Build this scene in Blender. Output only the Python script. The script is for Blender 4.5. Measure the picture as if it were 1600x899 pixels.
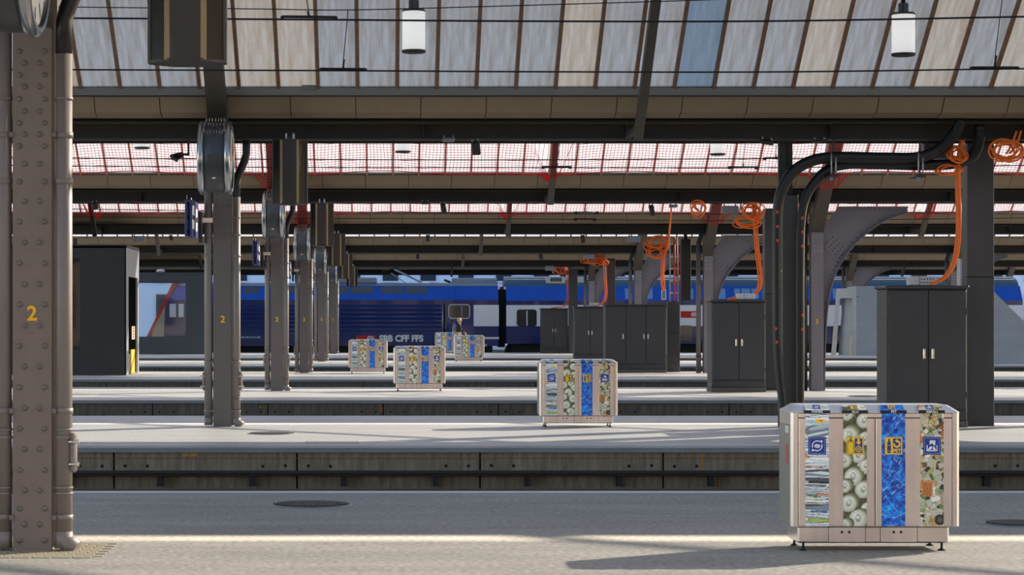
import bpy, bmesh, math, random
import numpy as np
from mathutils import Vector, Matrix

for o in list(bpy.data.objects):
    bpy.data.objects.remove(o, do_unlink=True)
SC = bpy.context.scene
COL = SC.collection
random.seed(7)
RNG = np.random.default_rng(11)

# ------------------------------------------------------------------ camera
F_PX, VX, HY, EYE = 3632.0, 601.0, 500.0, 1.65
cam_d = bpy.data.cameras.new('camera')
cam_d.sensor_width = 36.0
cam_d.lens = F_PX / 1600.0 * 36.0
cam_d.shift_x = (800.0 - VX) / 1600.0
cam_d.shift_y = (HY - 449.5) / 1600.0
cam_d.clip_end = 2000
cam = bpy.data.objects.new('camera', cam_d)
cam.location = (0, 0, EYE)
cam.rotation_euler = (math.radians(90), 0, 0)
COL.objects.link(cam)
SC.camera = cam

# ------------------------------------------------------------------ world, sun, exposure
SUN_DIR = Vector((-0.815, -0.58, -0.488)).normalized()      # way the light travels
SUNS = 0.488 / 0.58                                         # rise of the sun ray per metre across the platforms
world = bpy.data.worlds.new('sky')
SC.world = world
world.use_nodes = True
wn = world.node_tree
wn.nodes.clear()
w_out = wn.nodes.new('ShaderNodeOutputWorld')
w_bg = wn.nodes.new('ShaderNodeBackground')
w_sky = wn.nodes.new('ShaderNodeTexSky')
w_sky.sky_type = 'NISHITA'
w_sky.sun_disc = False
w_sky.sun_elevation = math.radians(27.5)
w_sky.sun_rotation = math.radians(54.6)
w_sky.air_density = 1.0
w_sky.dust_density = 0.8
wn.links.new(w_sky.outputs[0], w_bg.inputs[0])
w_bg.inputs[1].default_value = 0.36
wn.links.new(w_bg.outputs[0], w_out.inputs[0])

sun_d = bpy.data.lights.new('sun', 'SUN')
sun_d.energy = 17.0
sun_d.angle = math.radians(0.55)
sun_d.color = (1.0, 0.87, 0.70)
sun = bpy.data.objects.new('sun', sun_d)
sun.rotation_euler = SUN_DIR.to_track_quat('-Z', 'Y').to_euler()
sun.location = (40, 30, 30)
COL.objects.link(sun)

SC.view_settings.view_transform = 'Standard'
SC.view_settings.look = 'None'
SC.view_settings.gamma = 1.0
SC.view_settings.use_curve_mapping = False
SC.view_settings.exposure = 0.55

# ------------------------------------------------------------------ helpers
def W(px, py, Y):
    """photo pixel + distance -> point in the hall"""
    return Vector(((px - VX) * Y / F_PX, Y, EYE - (py - HY) * Y / F_PX))

def WX(px, Y): return (px - VX) * Y / F_PX
def WZ(py, Y): return EYE - (py - HY) * Y / F_PX
def lin(c):
    return tuple((v / 255.0 / 12.92) if v / 255.0 <= 0.04045 else ((v / 255.0 + 0.055) / 1.055) ** 2.4 for v in c)

MATS = {}
def mat(name, rgb, rough=0.6, metal=0.0, var=0.0, scale=3.0, bump=0.0, bscale=40.0, stretch=(1, 1, 1),
        rgb2=None, spec=0.5, coat=0.0, detail=5.0, fine=0.0, fine_amt=0.3):
    """principled paint/metal/concrete with noise-driven wear"""
    m = bpy.data.materials.new(name)
    m.use_nodes = True
    nt = m.node_tree
    p = nt.nodes['Principled BSDF']
    c = lin(rgb)
    p.inputs['Base Color'].default_value = (*c, 1)
    p.inputs['Roughness'].default_value = rough
    p.inputs['Metallic'].default_value = metal
    p.inputs['Specular IOR Level'].default_value = spec
    p.inputs['Coat Weight'].default_value = coat
    if var > 0 or rgb2 or bump > 0:
        tc = nt.nodes.new('ShaderNodeTexCoord')
        mp = nt.nodes.new('ShaderNodeMapping')
        mp.inputs['Scale'].default_value = stretch
        nt.links.new(tc.outputs['Object'], mp.inputs['Vector'])
    if var > 0 or rgb2:
        n = nt.nodes.new('ShaderNodeTexNoise')
        n.inputs['Scale'].default_value = scale
        n.inputs['Detail'].default_value = detail
        n.inputs['Roughness'].default_value = 0.65
        nt.links.new(mp.outputs[0], n.inputs['Vector'])
        r = nt.nodes.new('ShaderNodeValToRGB')
        r.color_ramp.elements[0].position = 0.3
        r.color_ramp.elements[1].position = 0.7
        a = lin(rgb2) if rgb2 else tuple(v * (1 - var) for v in c)
        b = c if rgb2 else tuple(min(1, v * (1 + var)) for v in c)
        r.color_ramp.elements[0].color = (*a, 1)
        r.color_ramp.elements[1].color = (*b, 1)
        nt.links.new(n.outputs['Fac'], r.inputs['Fac'])
        nt.links.new(r.outputs['Color'], p.inputs['Base Color'])
        if fine > 0:
            n3 = nt.nodes.new('ShaderNodeTexNoise')
            n3.inputs['Scale'].default_value = fine
            n3.inputs['Detail'].default_value = 3
            nt.links.new(tc.outputs['Object'], n3.inputs['Vector'])
            mr = nt.nodes.new('ShaderNodeMapRange')
            mr.inputs[1].default_value = 0.32; mr.inputs[2].default_value = 0.68
            mr.inputs[3].default_value = 1 - fine_amt; mr.inputs[4].default_value = 1 + fine_amt * 0.7
            nt.links.new(n3.outputs['Fac'], mr.inputs[0])
            mx = nt.nodes.new('ShaderNodeMix'); mx.data_type = 'RGBA'; mx.blend_type = 'MULTIPLY'; mx.inputs[0].default_value = 1.0
            nt.links.new(r.outputs['Color'], mx.inputs[6]); nt.links.new(mr.outputs[0], mx.inputs[7])
            nt.links.new(mx.outputs[2], p.inputs['Base Color'])
    if bump > 0:
        n2 = nt.nodes.new('ShaderNodeTexNoise')
        n2.inputs['Scale'].default_value = bscale
        n2.inputs['Detail'].default_value = 4
        nt.links.new(mp.outputs[0], n2.inputs['Vector'])
        bm_ = nt.nodes.new('ShaderNodeBump')
        bm_.inputs['Strength'].default_value = bump
        bm_.inputs['Distance'].default_value = 0.01
        nt.links.new(n2.outputs['Fac'], bm_.inputs['Height'])
        nt.links.new(bm_.outputs[0], p.inputs['Normal'])
    MATS[name] = m
    return m

class MB:
    """collects shapes; build() links them as ONE mesh object"""
    def __init__(s): s.v = []; s.f = []; s.smooth = []
    def add(s, verts, faces, smooth=False):
        b = len(s.v)
        s.v += [tuple(p) for p in verts]
        for f in faces:
            s.f.append(tuple(b + i for i in f)); s.smooth.append(smooth)
        return s
    def box(s, x0, x1, y0, y1, z0, z1):
        return s.add([(x0, y0, z0), (x1, y0, z0), (x1, y1, z0), (x0, y1, z0), (x0, y0, z1), (x1, y0, z1), (x1, y1, z1), (x0, y1, z1)],
                     [(0, 3, 2, 1), (4, 5, 6, 7), (0, 1, 5, 4), (1, 2, 6, 5), (2, 3, 7, 6), (3, 0, 4, 7)])
    def rbox(s, x0, x1, y0, y1, z0, z1, r=0.01):
        """box with chamfered edges"""
        r = min(r, abs(x1 - x0) * .45, abs(y1 - y0) * .45, abs(z1 - z0) * .45)
        bm = bmesh.new()
        vs = [bm.verts.new(p) for p in [(x0, y0, z0), (x1, y0, z0), (x1, y1, z0), (x0, y1, z0), (x0, y0, z1), (x1, y0, z1), (x1, y1, z1), (x0, y1, z1)]]
        for f in [(0, 3, 2, 1), (4, 5, 6, 7), (0, 1, 5, 4), (1, 2, 6, 5), (2, 3, 7, 6), (3, 0, 4, 7)]:
            bm.faces.new([vs[i] for i in f])
        bmesh.ops.bevel(bm, geom=bm.edges[:], offset=r, segments=1, affect='EDGES', profile=0.5)
        bm.verts.index_update()
        s.add([v.co[:] for v in bm.verts], [[v.index for v in f.verts] for f in bm.faces])
        bm.free()
        return s
    def rounded(s, x0, x1, z0, z1, y0, y1, r, n=5):
        """plate with rounded corners, facing -Y"""
        pts = []
        for cx, cz, a0 in ((x1 - r, z1 - r, 0), (x0 + r, z1 - r, 90), (x0 + r, z0 + r, 180), (x1 - r, z0 + r, 270)):
            for i in range(n + 1):
                a = math.radians(a0 + 90 * i / n)
                pts.append((cx + r * math.cos(a), cz + r * math.sin(a)))
        return s.prism(pts, 'y', y0, y1)
    def prism(s, poly, axis, a, b):
        """polygon (list of 2D points) extruded along axis from a to b"""
        n = len(poly)
        def P(u, v, w):
            return (w, u, v) if axis == 'x' else ((u, w, v) if axis == 'y' else (u, v, w))
        vs = [P(u, v, a) for u, v in poly] + [P(u, v, b) for u, v in poly]
        fs = [tuple(range(n)), tuple(range(2 * n - 1, n - 1, -1))]
        fs += [(i, i + n, (i + 1) % n + n, (i + 1) % n) for i in range(n)]
        return s.add(vs, fs)
    def tube(s, path, r, n=8, cap=True, smooth=True):
        path = [Vector(p) for p in path]
        rr = r if isinstance(r, (list, tuple)) else [r] * len(path)
        rings = []
        ref = None
        for i, p in enumerate(path):
            t = (path[min(i + 1, len(path) - 1)] - path[max(i - 1, 0)])
            t = t.normalized() if t.length > 1e-9 else Vector((0, 0, 1))
            if ref is None:
                ref = Vector((0, 0, 1)) if abs(t.z) < 0.9 else Vector((1, 0, 0))
            u = t.cross(ref)
            if u.length < 1e-6: u = t.cross(Vector((0, 1, 0)))
            u.normalize()
            w = u.cross(t).normalized()
            ref = w
            rings.append([p + (u * math.cos(2 * math.pi * k / n) + w * math.sin(2 * math.pi * k / n)) * rr[i] for k in range(n)])
        b = len(s.v)
        for rg in rings: s.v += [tuple(p) for p in rg]
        for i in range(len(rings) - 1):
            for k in range(n):
                s.f.append((b + i * n + k, b + i * n + (k + 1) % n, b + (i + 1) * n + (k + 1) % n, b + (i + 1) * n + k)); s.smooth.append(smooth)
        if cap:
            s.f.append(tuple(b + k for k in range(n - 1, -1, -1))); s.smooth.append(False)
            e = b + (len(rings) - 1) * n
            s.f.append(tuple(e + k for k in range(n))); s.smooth.append(False)
        return s
    def lathe(s, prof, c, axis='z', n=24, smooth=True):
        """profile of (radius, height) turned about an axis through c"""
        b = len(s.v)
        for r, h in prof:
            for k in range(n):
                a = 2 * math.pi * k / n
                u, v = r * math.cos(a), r * math.sin(a)
                q = (u, v, h) if axis == 'z' else ((h, u, v) if axis == 'x' else (u, h, v))
                s.v.append((c[0] + q[0], c[1] + q[1], c[2] + q[2]))
        for i in range(len(prof) - 1):
            for k in range(n):
                s.f.append((b + i * n + k, b + i * n + (k + 1) % n, b + (i + 1) * n + (k + 1) % n, b + (i + 1) * n + k)); s.smooth.append(smooth)
        s.f.append(tuple(b + k for k in range(n - 1, -1, -1))); s.smooth.append(False)
        e = b + (len(prof) - 1) * n
        s.f.append(tuple(e + k for k in range(n))); s.smooth.append(False)
        return s
    def mesh(s, name, m, off=(0, 0, 0)):
        me = bpy.data.meshes.new(name)
        ox, oy, oz = off
        me.from_pydata([(x - ox, y - oy, z - oz) for x, y, z in s.v], [], s.f)
        me.polygons.foreach_set('use_smooth', s.smooth)
        me.materials.append(MATS[m] if isinstance(m, str) else m)
        bm = bmesh.new(); bm.from_mesh(me)
        bmesh.ops.recalc_face_normals(bm, faces=bm.faces[:])
        bm.to_mesh(me); bm.free()
        return me
    def build(s, name, m, parent=None, off=(0, 0, 0)):
        o = bpy.data.objects.new(name, s.mesh(name, m, off))
        COL.objects.link(o)
        if parent is not None: o.parent = parent
        return o

def place(name, me, parent=None, loc=(0, 0, 0), rot=(0, 0, 0), scl=(1, 1, 1)):
    o = bpy.data.objects.new(name, me)
    COL.objects.link(o)
    if parent is not None: o.parent = parent
    o.location = loc; o.rotation_euler = rot; o.scale = scl
    return o

def tag(o, label=None, cat=None, group=None, kind=None):
    if label: o['label'] = label
    if cat: o['category'] = cat
    if group: o['group'] = group
    if kind: o['kind'] = kind
    return o

def thing(name, label, cat, loc=(0, 0, 0), group=None, kind=None, rotz=0.0):
    o = bpy.data.objects.new(name, None)
    o.empty_display_size = 0.2
    COL.objects.link(o)
    o.location = loc; o.rotation_euler = (0, 0, rotz)
    return tag(o, label, cat, group, kind)

def copy_tree(o, parent=None):
    c = o.copy(); COL.objects.link(c); c.parent = parent
    for ch in list(o.children): copy_tree(ch, c)
    return c

def smooth_path(pts, n=6):
    pts = [Vector(p) for p in pts]
    if len(pts) < 3: return pts
    q = [pts[0] * 2 - pts[1]] + pts + [pts[-1] * 2 - pts[-2]]
    out = []
    for i in range(1, len(q) - 2):
        for k in range(n):
            t = k / n
            a, b, c, d = q[i - 1], q[i], q[i + 1], q[i + 2]
            out.append(0.5 * ((2 * b) + (c - a) * t + (2 * a - 5 * b + 4 * c - d) * t * t + (3 * b - a - 3 * c + d) * t ** 3))
    out.append(pts[-1])
    return out

_TXT = {}
def text_mesh(s, size, m, bold=0.0, extrude=0.001):
    """flat lettering as a mesh, centred, in the XZ plane facing -Y"""
    key = (s, size, m, bold)
    if key in _TXT: return _TXT[key]
    cu = bpy.data.curves.new('lettering', 'FONT')
    cu.body = s; cu.size = size; cu.align_x = 'CENTER'; cu.align_y = 'CENTER'
    cu.extrude = extrude; cu.offset = bold; cu.resolution_u = 4
    ob = bpy.data.objects.new('lettering_tmp', cu)
    COL.objects.link(ob)
    bpy.context.view_layer.update()
    dg = bpy.context.evaluated_depsgraph_get()
    me = bpy.data.meshes.new_from_object(ob.evaluated_get(dg))
    bpy.data.objects.remove(ob, do_unlink=True)
    me.transform(Matrix.Rotation(math.radians(90), 4, 'X'))
    me.materials.clear()
    me.materials.append(MATS[m])
    _TXT[key] = me
    return me

def raster_mesh(name, img, w, h, m):
    """flat print: grid in the XZ plane facing -Y, one colour per grid point (img rows run top to bottom, 0..255)"""
    H, Wd = img.shape[:2]
    xs = np.linspace(0, w, Wd); zs = np.linspace(h, 0, H)
    gx, gz = np.meshgrid(xs, zs)
    co = np.stack([gx, np.zeros_like(gx), gz], -1).reshape(-1, 3)
    idx = np.arange(H * Wd).reshape(H, Wd)
    q = np.stack([idx[1:, :-1], idx[1:, 1:], idx[:-1, 1:], idx[:-1, :-1]], -1).reshape(-1, 4)
    me = bpy.data.meshes.new(name)
    me.from_pydata(co.tolist(), [], q.tolist())
    a = me.color_attributes.new('print', 'FLOAT_COLOR', 'POINT')
    c = np.clip(img.reshape(-1, 3) / 255.0, 0, 1)
    l = np.where(c <= 0.04045, c / 12.92, ((c + 0.055) / 1.055) ** 2.4)
    a.data.foreach_set('color', np.concatenate([l, np.ones((len(l), 1))], 1).astype(np.float32).ravel())
    me.materials.append(MATS[m])
    return me

# ------------------------------------------------------------------ materials
mat('asphalt', (150, 145, 136), rough=0.62, var=0.22, scale=1.2, bump=0.5, bscale=90, stretch=(0.35, 1.2, 1), detail=9, spec=0.45, fine=22, fine_amt=0.34)
mat('platform_concrete', (176, 174, 170), rough=0.5, var=0.16, scale=0.8, bump=0.3, bscale=60, stretch=(0.3, 1.3, 1), detail=9, fine=16, fine_amt=0.16)
mat('coping', (128, 130, 132), rough=0.55, var=0.15, scale=5, stretch=(0.3, 1, 1))
mat('edge_paint', (215, 215, 210), rough=0.6, var=0.1, scale=6)
mat('wall_concrete', (152, 138, 118), rough=0.85, rgb2=(92, 82, 68), scale=5, stretch=(2.2, 1, 0.35), bump=0.6, bscale=40, detail=8)
mat('wall_concrete_dark', (112, 102, 90), rough=0.85, rgb2=(70, 64, 56), scale=4, stretch=(2.2, 1, 0.4), bump=0.5, bscale=40)
mat('joint_black', (18, 17, 16), rough=0.9)
mat('ballast', (70, 62, 56), rough=0.95, var=0.4, scale=30, bump=1.0, bscale=30)
mat('rail_steel', (92, 84, 76), rough=0.45, metal=0.8, var=0.2)
mat('column_paint', (118, 104, 95), rough=0.5, var=0.10, scale=3, bump=0.35, bscale=14)
mat('column_paint_far', (100, 92, 88), rough=0.5, var=0.08, scale=3)
mat('arch_paint', (122, 114, 118), rough=0.5, var=0.08, scale=3)
mat('pipe_paint', (124, 114, 108), rough=0.42, var=0.06, scale=4, bump=0.1, bscale=60)
mat('pipe_black', (34, 33, 34), rough=0.45, var=0.15, scale=6)
mat('rivet_paint', (104, 96, 90), rough=0.45)
mat('yellow_paint', (240, 180, 20), rough=0.6)
mat('steel_dark', (40, 36, 33), rough=0.55, var=0.25, scale=4)
mat('steel_black', (24, 22, 21), rough=0.6, var=0.25, scale=4)
mat('beam_brown', (44, 37, 32), rough=0.6, var=0.2, scale=4, bump=0.3, bscale=60)
mat('strut_brown', (66, 57, 48), rough=0.55, var=0.12, scale=3)
mat('fascia', (124, 108, 86), rough=0.6, var=0.06, scale=2)
mat('gutter', (112, 107, 98), rough=0.5, var=0.1, scale=2)
mat('bar_rust', (112, 78, 52), rough=0.6, var=0.3, scale=6)
mat('bar_flare', (176, 140, 122), rough=0.6, var=0.2, scale=6)  # bars of the farther bays: sun flare washed into a paler colour
mat('duct_grey', (64, 63, 63), rough=0.5, var=0.1, scale=3)
mat('cabinet_grey', (62, 61, 62), rough=0.45, var=0.10, scale=2.5, spec=0.4)
mat('cabinet_plinth', (88, 80, 70), rough=0.7, var=0.15)
mat('handle_steel', (215, 205, 195), rough=0.3, metal=0.9)
mat('steel_brushed', (204, 196, 194), rough=0.24, metal=0.95, var=0.16, scale=3.5, stretch=(1.4, 1, 0.25), bump=0.06, bscale=5)
mat('steel_bright', (205, 205, 208), rough=0.34, metal=0.55, var=0.05)
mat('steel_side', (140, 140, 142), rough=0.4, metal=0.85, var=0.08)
mat('black_plastic', (20, 20, 21), rough=0.5)
mat('hose_black', (17, 16, 16), rough=0.45, var=0.2, scale=8)
mat('rubber', (22, 22, 22), rough=0.8)
mat('orange_cable', (238, 112, 16), rough=0.45)
mat('red_tag', (220, 60, 30), rough=0.5)
mat('white_box', (205, 205, 203), rough=0.5)
mat('white_print', (240, 240, 240), rough=0.5)
mat('sign_blue', (24, 42, 110), rough=0.35)
mat('sign_red', (205, 26, 30), rough=0.4)
mat('clock_metal', (74, 76, 80), rough=0.42, metal=0.35, var=0.06)
mat('clock_rim', (165, 168, 172), rough=0.25, metal=0.9)
mat('wire', (34, 32, 32), rough=0.5, metal=0.3)
mat('box_grey', (116, 120, 124), rough=0.5)
mat('shelter_panel', (56, 60, 68), rough=0.4, var=0.08)
mat('lift_panel', (38, 37, 38), rough=0.5, var=0.08)
mat('lift_trim', (176, 178, 182), rough=0.35, metal=0.6)
mat('hazard_yellow', (205, 165, 30), rough=0.6, var=0.3, scale=8)
mat('loco_navy', (10, 38, 104), rough=0.24, coat=0.35, var=0.05)
mat('loco_navy_skylit', (14, 88, 206), rough=0.25, coat=0.4, var=0.12, scale=1.2)  # navy with the sky's reflection on the leaning band put into the colour
mat('train_white', (236, 238, 244), rough=0.35, coat=0.3)
mat('train_roof', (150, 158, 166), rough=0.5, var=0.1)
mat('train_roof_teal', (70, 104, 124), rough=0.45)
mat('train_grille', (86, 98, 112), rough=0.5)
mat('underframe', (26, 25, 25), rough=0.8, var=0.3)
mat('facade_white', (205, 214, 228), rough=0.7)
mat('facade_dark', (30, 44, 58), rough=0.4)
mat('stair_concrete', (164, 166, 170), rough=0.7, var=0.10, scale=1.2, stretch=(0.6, 1, 2.0), bump=0.2, bscale=20)
mat('warm_edge', (196, 176, 150), rough=0.5)
mat('cast_iron', (70, 68, 66), rough=0.6, metal=0.4, bump=0.3)
mat('sett_stone', (142, 132, 110), rough=0.8, var=0.2, scale=12)
mat('skin', (214, 160, 132), rough=0.6)
mat('hair_blond', (214, 176, 120), rough=0.6)
mat('jacket_dark', (34, 36, 46), rough=0.8)
mat('trousers_pale', (196, 186, 178), rough=0.85)
mat('shoe_dark', (30, 28, 28), rough=0.7)
mat('bag_blue', (70, 98, 142), rough=0.7)
mat('bag_pattern', (170, 168, 172), rough=0.7, rgb2=(38, 40, 52), scale=14)

def mat_glass_pane(name, rgb, dirt, trans=0.9):
    """dirty frosted pane: scatters the light that falls on its back"""
    m = bpy.data.materials.new(name); m.use_nodes = True
    nt = m.node_tree; nt.nodes.clear()
    out = nt.nodes.new('ShaderNodeOutputMaterial')
    tr = nt.nodes.new('ShaderNodeBsdfTranslucent')
    df = nt.nodes.new('ShaderNodeBsdfDiffuse')
    mx = nt.nodes.new('ShaderNodeMixShader')
    tc = nt.nodes.new('ShaderNodeTexCoord')
    mp = nt.nodes.new('ShaderNodeMapping')
    mp.inputs['Scale'].default_value = (7.0, 0.5, 0.5)
    n = nt.nodes.new('ShaderNodeTexNoise')
    n.inputs['Scale'].default_value = 1.6; n.inputs['Detail'].default_value = 8; n.inputs['Roughness'].default_value = 0.7
    rp = nt.nodes.new('ShaderNodeValToRGB')
    rp.color_ramp.elements[0].position = 0.25; rp.color_ramp.elements[1].position = 0.75
    rp.color_ramp.elements[0].color = (*lin(dirt), 1); rp.color_ramp.elements[1].color = (*lin(rgb), 1)
    n2 = nt.nodes.new('ShaderNodeTexNoise'); n2.inputs['Scale'].default_value = 60; n2.inputs['Detail'].default_value = 3
    mm = nt.nodes.new('ShaderNodeMix'); mm.data_type = 'RGBA'; mm.blend_type = 'MULTIPLY'; mm.inputs[0].default_value = 0.35
    nt.links.new(tc.outputs['Object'], mp.inputs[0]); nt.links.new(mp.outputs[0], n.inputs['Vector'])
    nt.links.new(tc.outputs['Object'], n2.inputs['Vector'])
    nt.links.new(n.outputs['Fac'], rp.inputs[0])
    nt.links.new(rp.outputs[0], mm.inputs[6]); nt.links.new(n2.outputs['Fac'], mm.inputs[7])
    nt.links.new(mm.outputs[2], tr.inputs[0]); nt.links.new(mm.outputs[2], df.inputs[0])
    mx.inputs[0].default_value = 1 - trans
    nt.links.new(tr.outputs[0], mx.inputs[1]); nt.links.new(df.outputs[0], mx.inputs[2])
    nt.links.new(mx.outputs[0], out.inputs[0])
    MATS[name] = m
mat_glass_pane('pane_grey', (156, 164, 174), (128, 126, 125))
mat_glass_pane('pane_pale', (166, 169, 173), (140, 134, 126))
mat_glass_pane('pane_blue', (134, 146, 160), (116, 126, 138))
mat_glass_pane('pane_white', (206, 208, 212), (190, 190, 192))

def mat_clear(name, tint, gloss=0.12, rough=0.03):
    m = bpy.data.materials.new(name); m.use_nodes = True
    nt = m.node_tree; nt.nodes.clear()
    out = nt.nodes.new('ShaderNodeOutputMaterial')
    t = nt.nodes.new('ShaderNodeBsdfTransparent'); t.inputs[0].default_value = (*tint, 1)
    g = nt.nodes.new('ShaderNodeBsdfGlossy'); g.inputs['Roughness'].default_value = rough
    mx = nt.nodes.new('ShaderNodeMixShader'); mx.inputs[0].default_value = gloss
    nt.links.new(t.outputs[0], mx.inputs[1]); nt.links.new(g.outputs[0], mx.inputs[2]); nt.links.new(mx.outputs[0], out.inputs[0])
    MATS[name] = m
mat_clear('clear_roof_glass', (0.60, 0.61, 0.62), 0.05)
mat_clear('shelter_glass', (0.93, 0.95, 0.96), 0.015)
mat('train_glass', (40, 46, 52), rough=0.12, coat=0.5)
mat('train_glass_sky', (120, 165, 215), rough=0.1, coat=0.5)  # upper windows: sky reflection put into the pane colour

def mat_perforated(name, rgb, pitch, hole=0.32):
    """sheet metal with a grid of see-through holes"""
    m = bpy.data.materials.new(name); m.use_nodes = True
    nt = m.node_tree
    p = nt.nodes['Principled BSDF']; out = nt.nodes['Material Output']
    p.inputs['Base Color'].default_value = (*lin(rgb), 1); p.inputs['Roughness'].default_value = 0.55; p.inputs['Specular IOR Level'].default_value = 0.25
    tc = nt.nodes.new('ShaderNodeTexCoord')
    v = nt.nodes.new('ShaderNodeTexVoronoi'); v.inputs['Scale'].default_value = 1.0 / pitch; v.inputs['Randomness'].default_value = 0.0
    lt = nt.nodes.new('ShaderNodeMath'); lt.operation = 'LESS_THAN'; lt.inputs[1].default_value = hole
    sx = nt.nodes.new('ShaderNodeSeparateXYZ'); cx = nt.nodes.new('ShaderNodeCombineXYZ')
    nt.links.new(tc.outputs['Object'], sx.inputs[0]); nt.links.new(sx.outputs[0], cx.inputs[0]); nt.links.new(sx.outputs[2], cx.inputs[1])
    nt.links.new(cx.outputs[0], v.inputs['Vector']); nt.links.new(v.outputs['Distance'], lt.inputs[0])
    t = nt.nodes.new('ShaderNodeBsdfTransparent'); mx = nt.nodes.new('ShaderNodeMixShader')
    nt.links.new(lt.outputs[0], mx.inputs[0]); nt.links.new(p.outputs[0], mx.inputs[1]); nt.links.new(t.outputs[0], mx.inputs[2])
    nt.links.new(mx.outputs[0], out.inputs[0])
    MATS[name] = m
mat_perforated('perforated_front', (64, 58, 53), 0.011, 0.12)
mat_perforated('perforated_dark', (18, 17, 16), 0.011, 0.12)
mat_perforated('perforated_backlit', (168, 142, 108), 0.011, 0.28)  # edge strips: light coming through the holes put into the metal colour

def mat_print(name):
    m = bpy.data.materials.new(name); m.use_nodes = True
    nt = m.node_tree; p = nt.nodes['Principled BSDF']
    a = nt.nodes.new('ShaderNodeVertexColor'); a.layer_name = 'print'
    nt.links.new(a.outputs[0], p.inputs['Base Color'])
    p.inputs['Roughness'].default_value = 0.35
    MATS[name] = m
mat_print('printed_foil')

def mat_lamp_glass(name):
    """frosted lamp cylinder: lit by the hall, whitened by a faint added glow"""
    m = bpy.data.materials.new(name); m.use_nodes = True
    nt = m.node_tree; nt.nodes.clear()
    out = nt.nodes.new('ShaderNodeOutputMaterial')
    tr = nt.nodes.new('ShaderNodeBsdfTranslucent'); tr.inputs[0].default_value = (0.95, 0.94, 0.92, 1)
    df = nt.nodes.new('ShaderNodeBsdfDiffuse'); df.inputs[0].default_value = (0.92, 0.91, 0.89, 1)
    e = nt.nodes.new('ShaderNodeEmission'); e.inputs[0].default_value = (1, 0.97, 0.93, 1); e.inputs[1].default_value = 0.22  # low emission makes the lamp cylinder whiter
    mx = nt.nodes.new('ShaderNodeMixShader'); mx.inputs[0].default_value = 0.5
    ad = nt.nodes.new('ShaderNodeAddShader')
    nt.links.new(tr.outputs[0], mx.inputs[1]); nt.links.new(df.outputs[0], mx.inputs[2])
    nt.links.new(mx.outputs[0], ad.inputs[0]); nt.links.new(e.outputs[0], ad.inputs[1]); nt.links.new(ad.outputs[0], out.inputs[0])
    MATS[name] = m
mat_lamp_glass('lamp_glass')

def mat_net(name, rgb):
    m = bpy.data.materials.new(name); m.use_nodes = True
    nt = m.node_tree; nt.nodes.clear()
    out = nt.nodes.new('ShaderNodeOutputMaterial')
    tr = nt.nodes.new('ShaderNodeBsdfTranslucent'); tr.inputs[0].default_value = (*lin(rgb), 1)
    df = nt.nodes.new('ShaderNodeBsdfDiffuse'); df.inputs[0].default_value = (*lin(rgb), 1)
    mx = nt.nodes.new('ShaderNodeMixShader'); mx.inputs[0].default_value = 0.6
    nt.links.new(tr.outputs[0], mx.inputs[1]); nt.links.new(df.outputs[0], mx.inputs[2]); nt.links.new(mx.outputs[0], out.inputs[0])
    MATS[name] = m
mat_net('net_red', (226, 44, 40))

# ------------------------------------------------------------------ platforms, tracks
C = [16.55, 35.9, 54.0, 72.2, 92.2, 113.0, 131.5]          # column lines of the platforms
NEAR = [12.4, 29.96, 47.56, 63.9, 82.7, 99.9]
FAR = [22.45, 39.95, 56.8, 74.4, 94.3, 117.5]
XL, XR = -32.0, 46.0

t = tag(MB().box(XL - 20, XR + 20, -60, 175, -0.75, -0.70).build('floor', 'ballast'), 'dark ballast of the track beds between the platforms', 'track bed', kind='structure')
for i, (a, b) in enumerate(zip(NEAR, FAR)):
    m = 'asphalt' if i == 0 else 'platform_concrete'
    root = thing('floor', ['nearest grey asphalt platform under the big recycling bin', 'second platform, carrying the tall double-door cabinet',
                           'third platform, with brightly lit pale surface', 'fourth platform, beside the dark lift housing',
                           'fifth platform, a narrow pale strip', 'farthest platform, along the blue train'][i], 'platform', (0, a, 0), kind='structure')
    MB().box(XL, XR, a + 0.45, b - 0.45, -0.3, 0.0).build('platform_surface', m, root, root.location)
    cp = MB()
    cp.box(XL, XR, a - 0.04, a + 0.447, -0.06, 0.0)
    cp.build('platform_coping', 'coping', root, root.location)
    MB().box(XL, XR, b - 0.447, b, -0.06, 0.0).build('platform_coping', 'coping', root, root.location)
    MB().box(XL, XR, b - 0.30, b - 0.14, 0.0, 0.003).build('painted_edge_line', 'edge_paint', root, root.location)
tag(MB().box(XL, XR, -9, 4.9, -0.7, 0.0).build('floor', 'asphalt'), 'platform the photograph was taken from, below the picture', 'platform', kind='structure')
tag(MB().box(XL, XR, -60, -15, -0.7, 0.0).build('floor', 'asphalt'), 'platform behind the viewpoint', 'platform', kind='structure')
tag(MB().box(XL - 20, XR + 20, 128, 175, -0.7, 0.0).build('floor', 'platform_concrete'), 'paved yard beyond the blue train', 'ground', kind='structure')

WB = thing('wall_back', 'sunlit building wall added behind the viewpoint for its reflections, outside the picture', 'building wall', (0, -42, 0), kind='structure')  # added unseen wall: warm bounce and something for gloss to reflect
MB().box(XL - 30, XR + 30, -43, -42, -0.7, 15).build('wall_face', mat('warm_stone', (138, 126, 117), rough=0.8, var=0.1, scale=0.6), WB, WB.location)
wm_ = MB().box(-1.0, 1.0, -0.02, 0.06, 0, 3.2).mesh('window', 'joint_black')
for i_ in range(-7, 9):
    for z_ in (1.0, 6.0, 10.8): place('window', wm_, WB, (i_ * 5.0, 0, z_))

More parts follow.
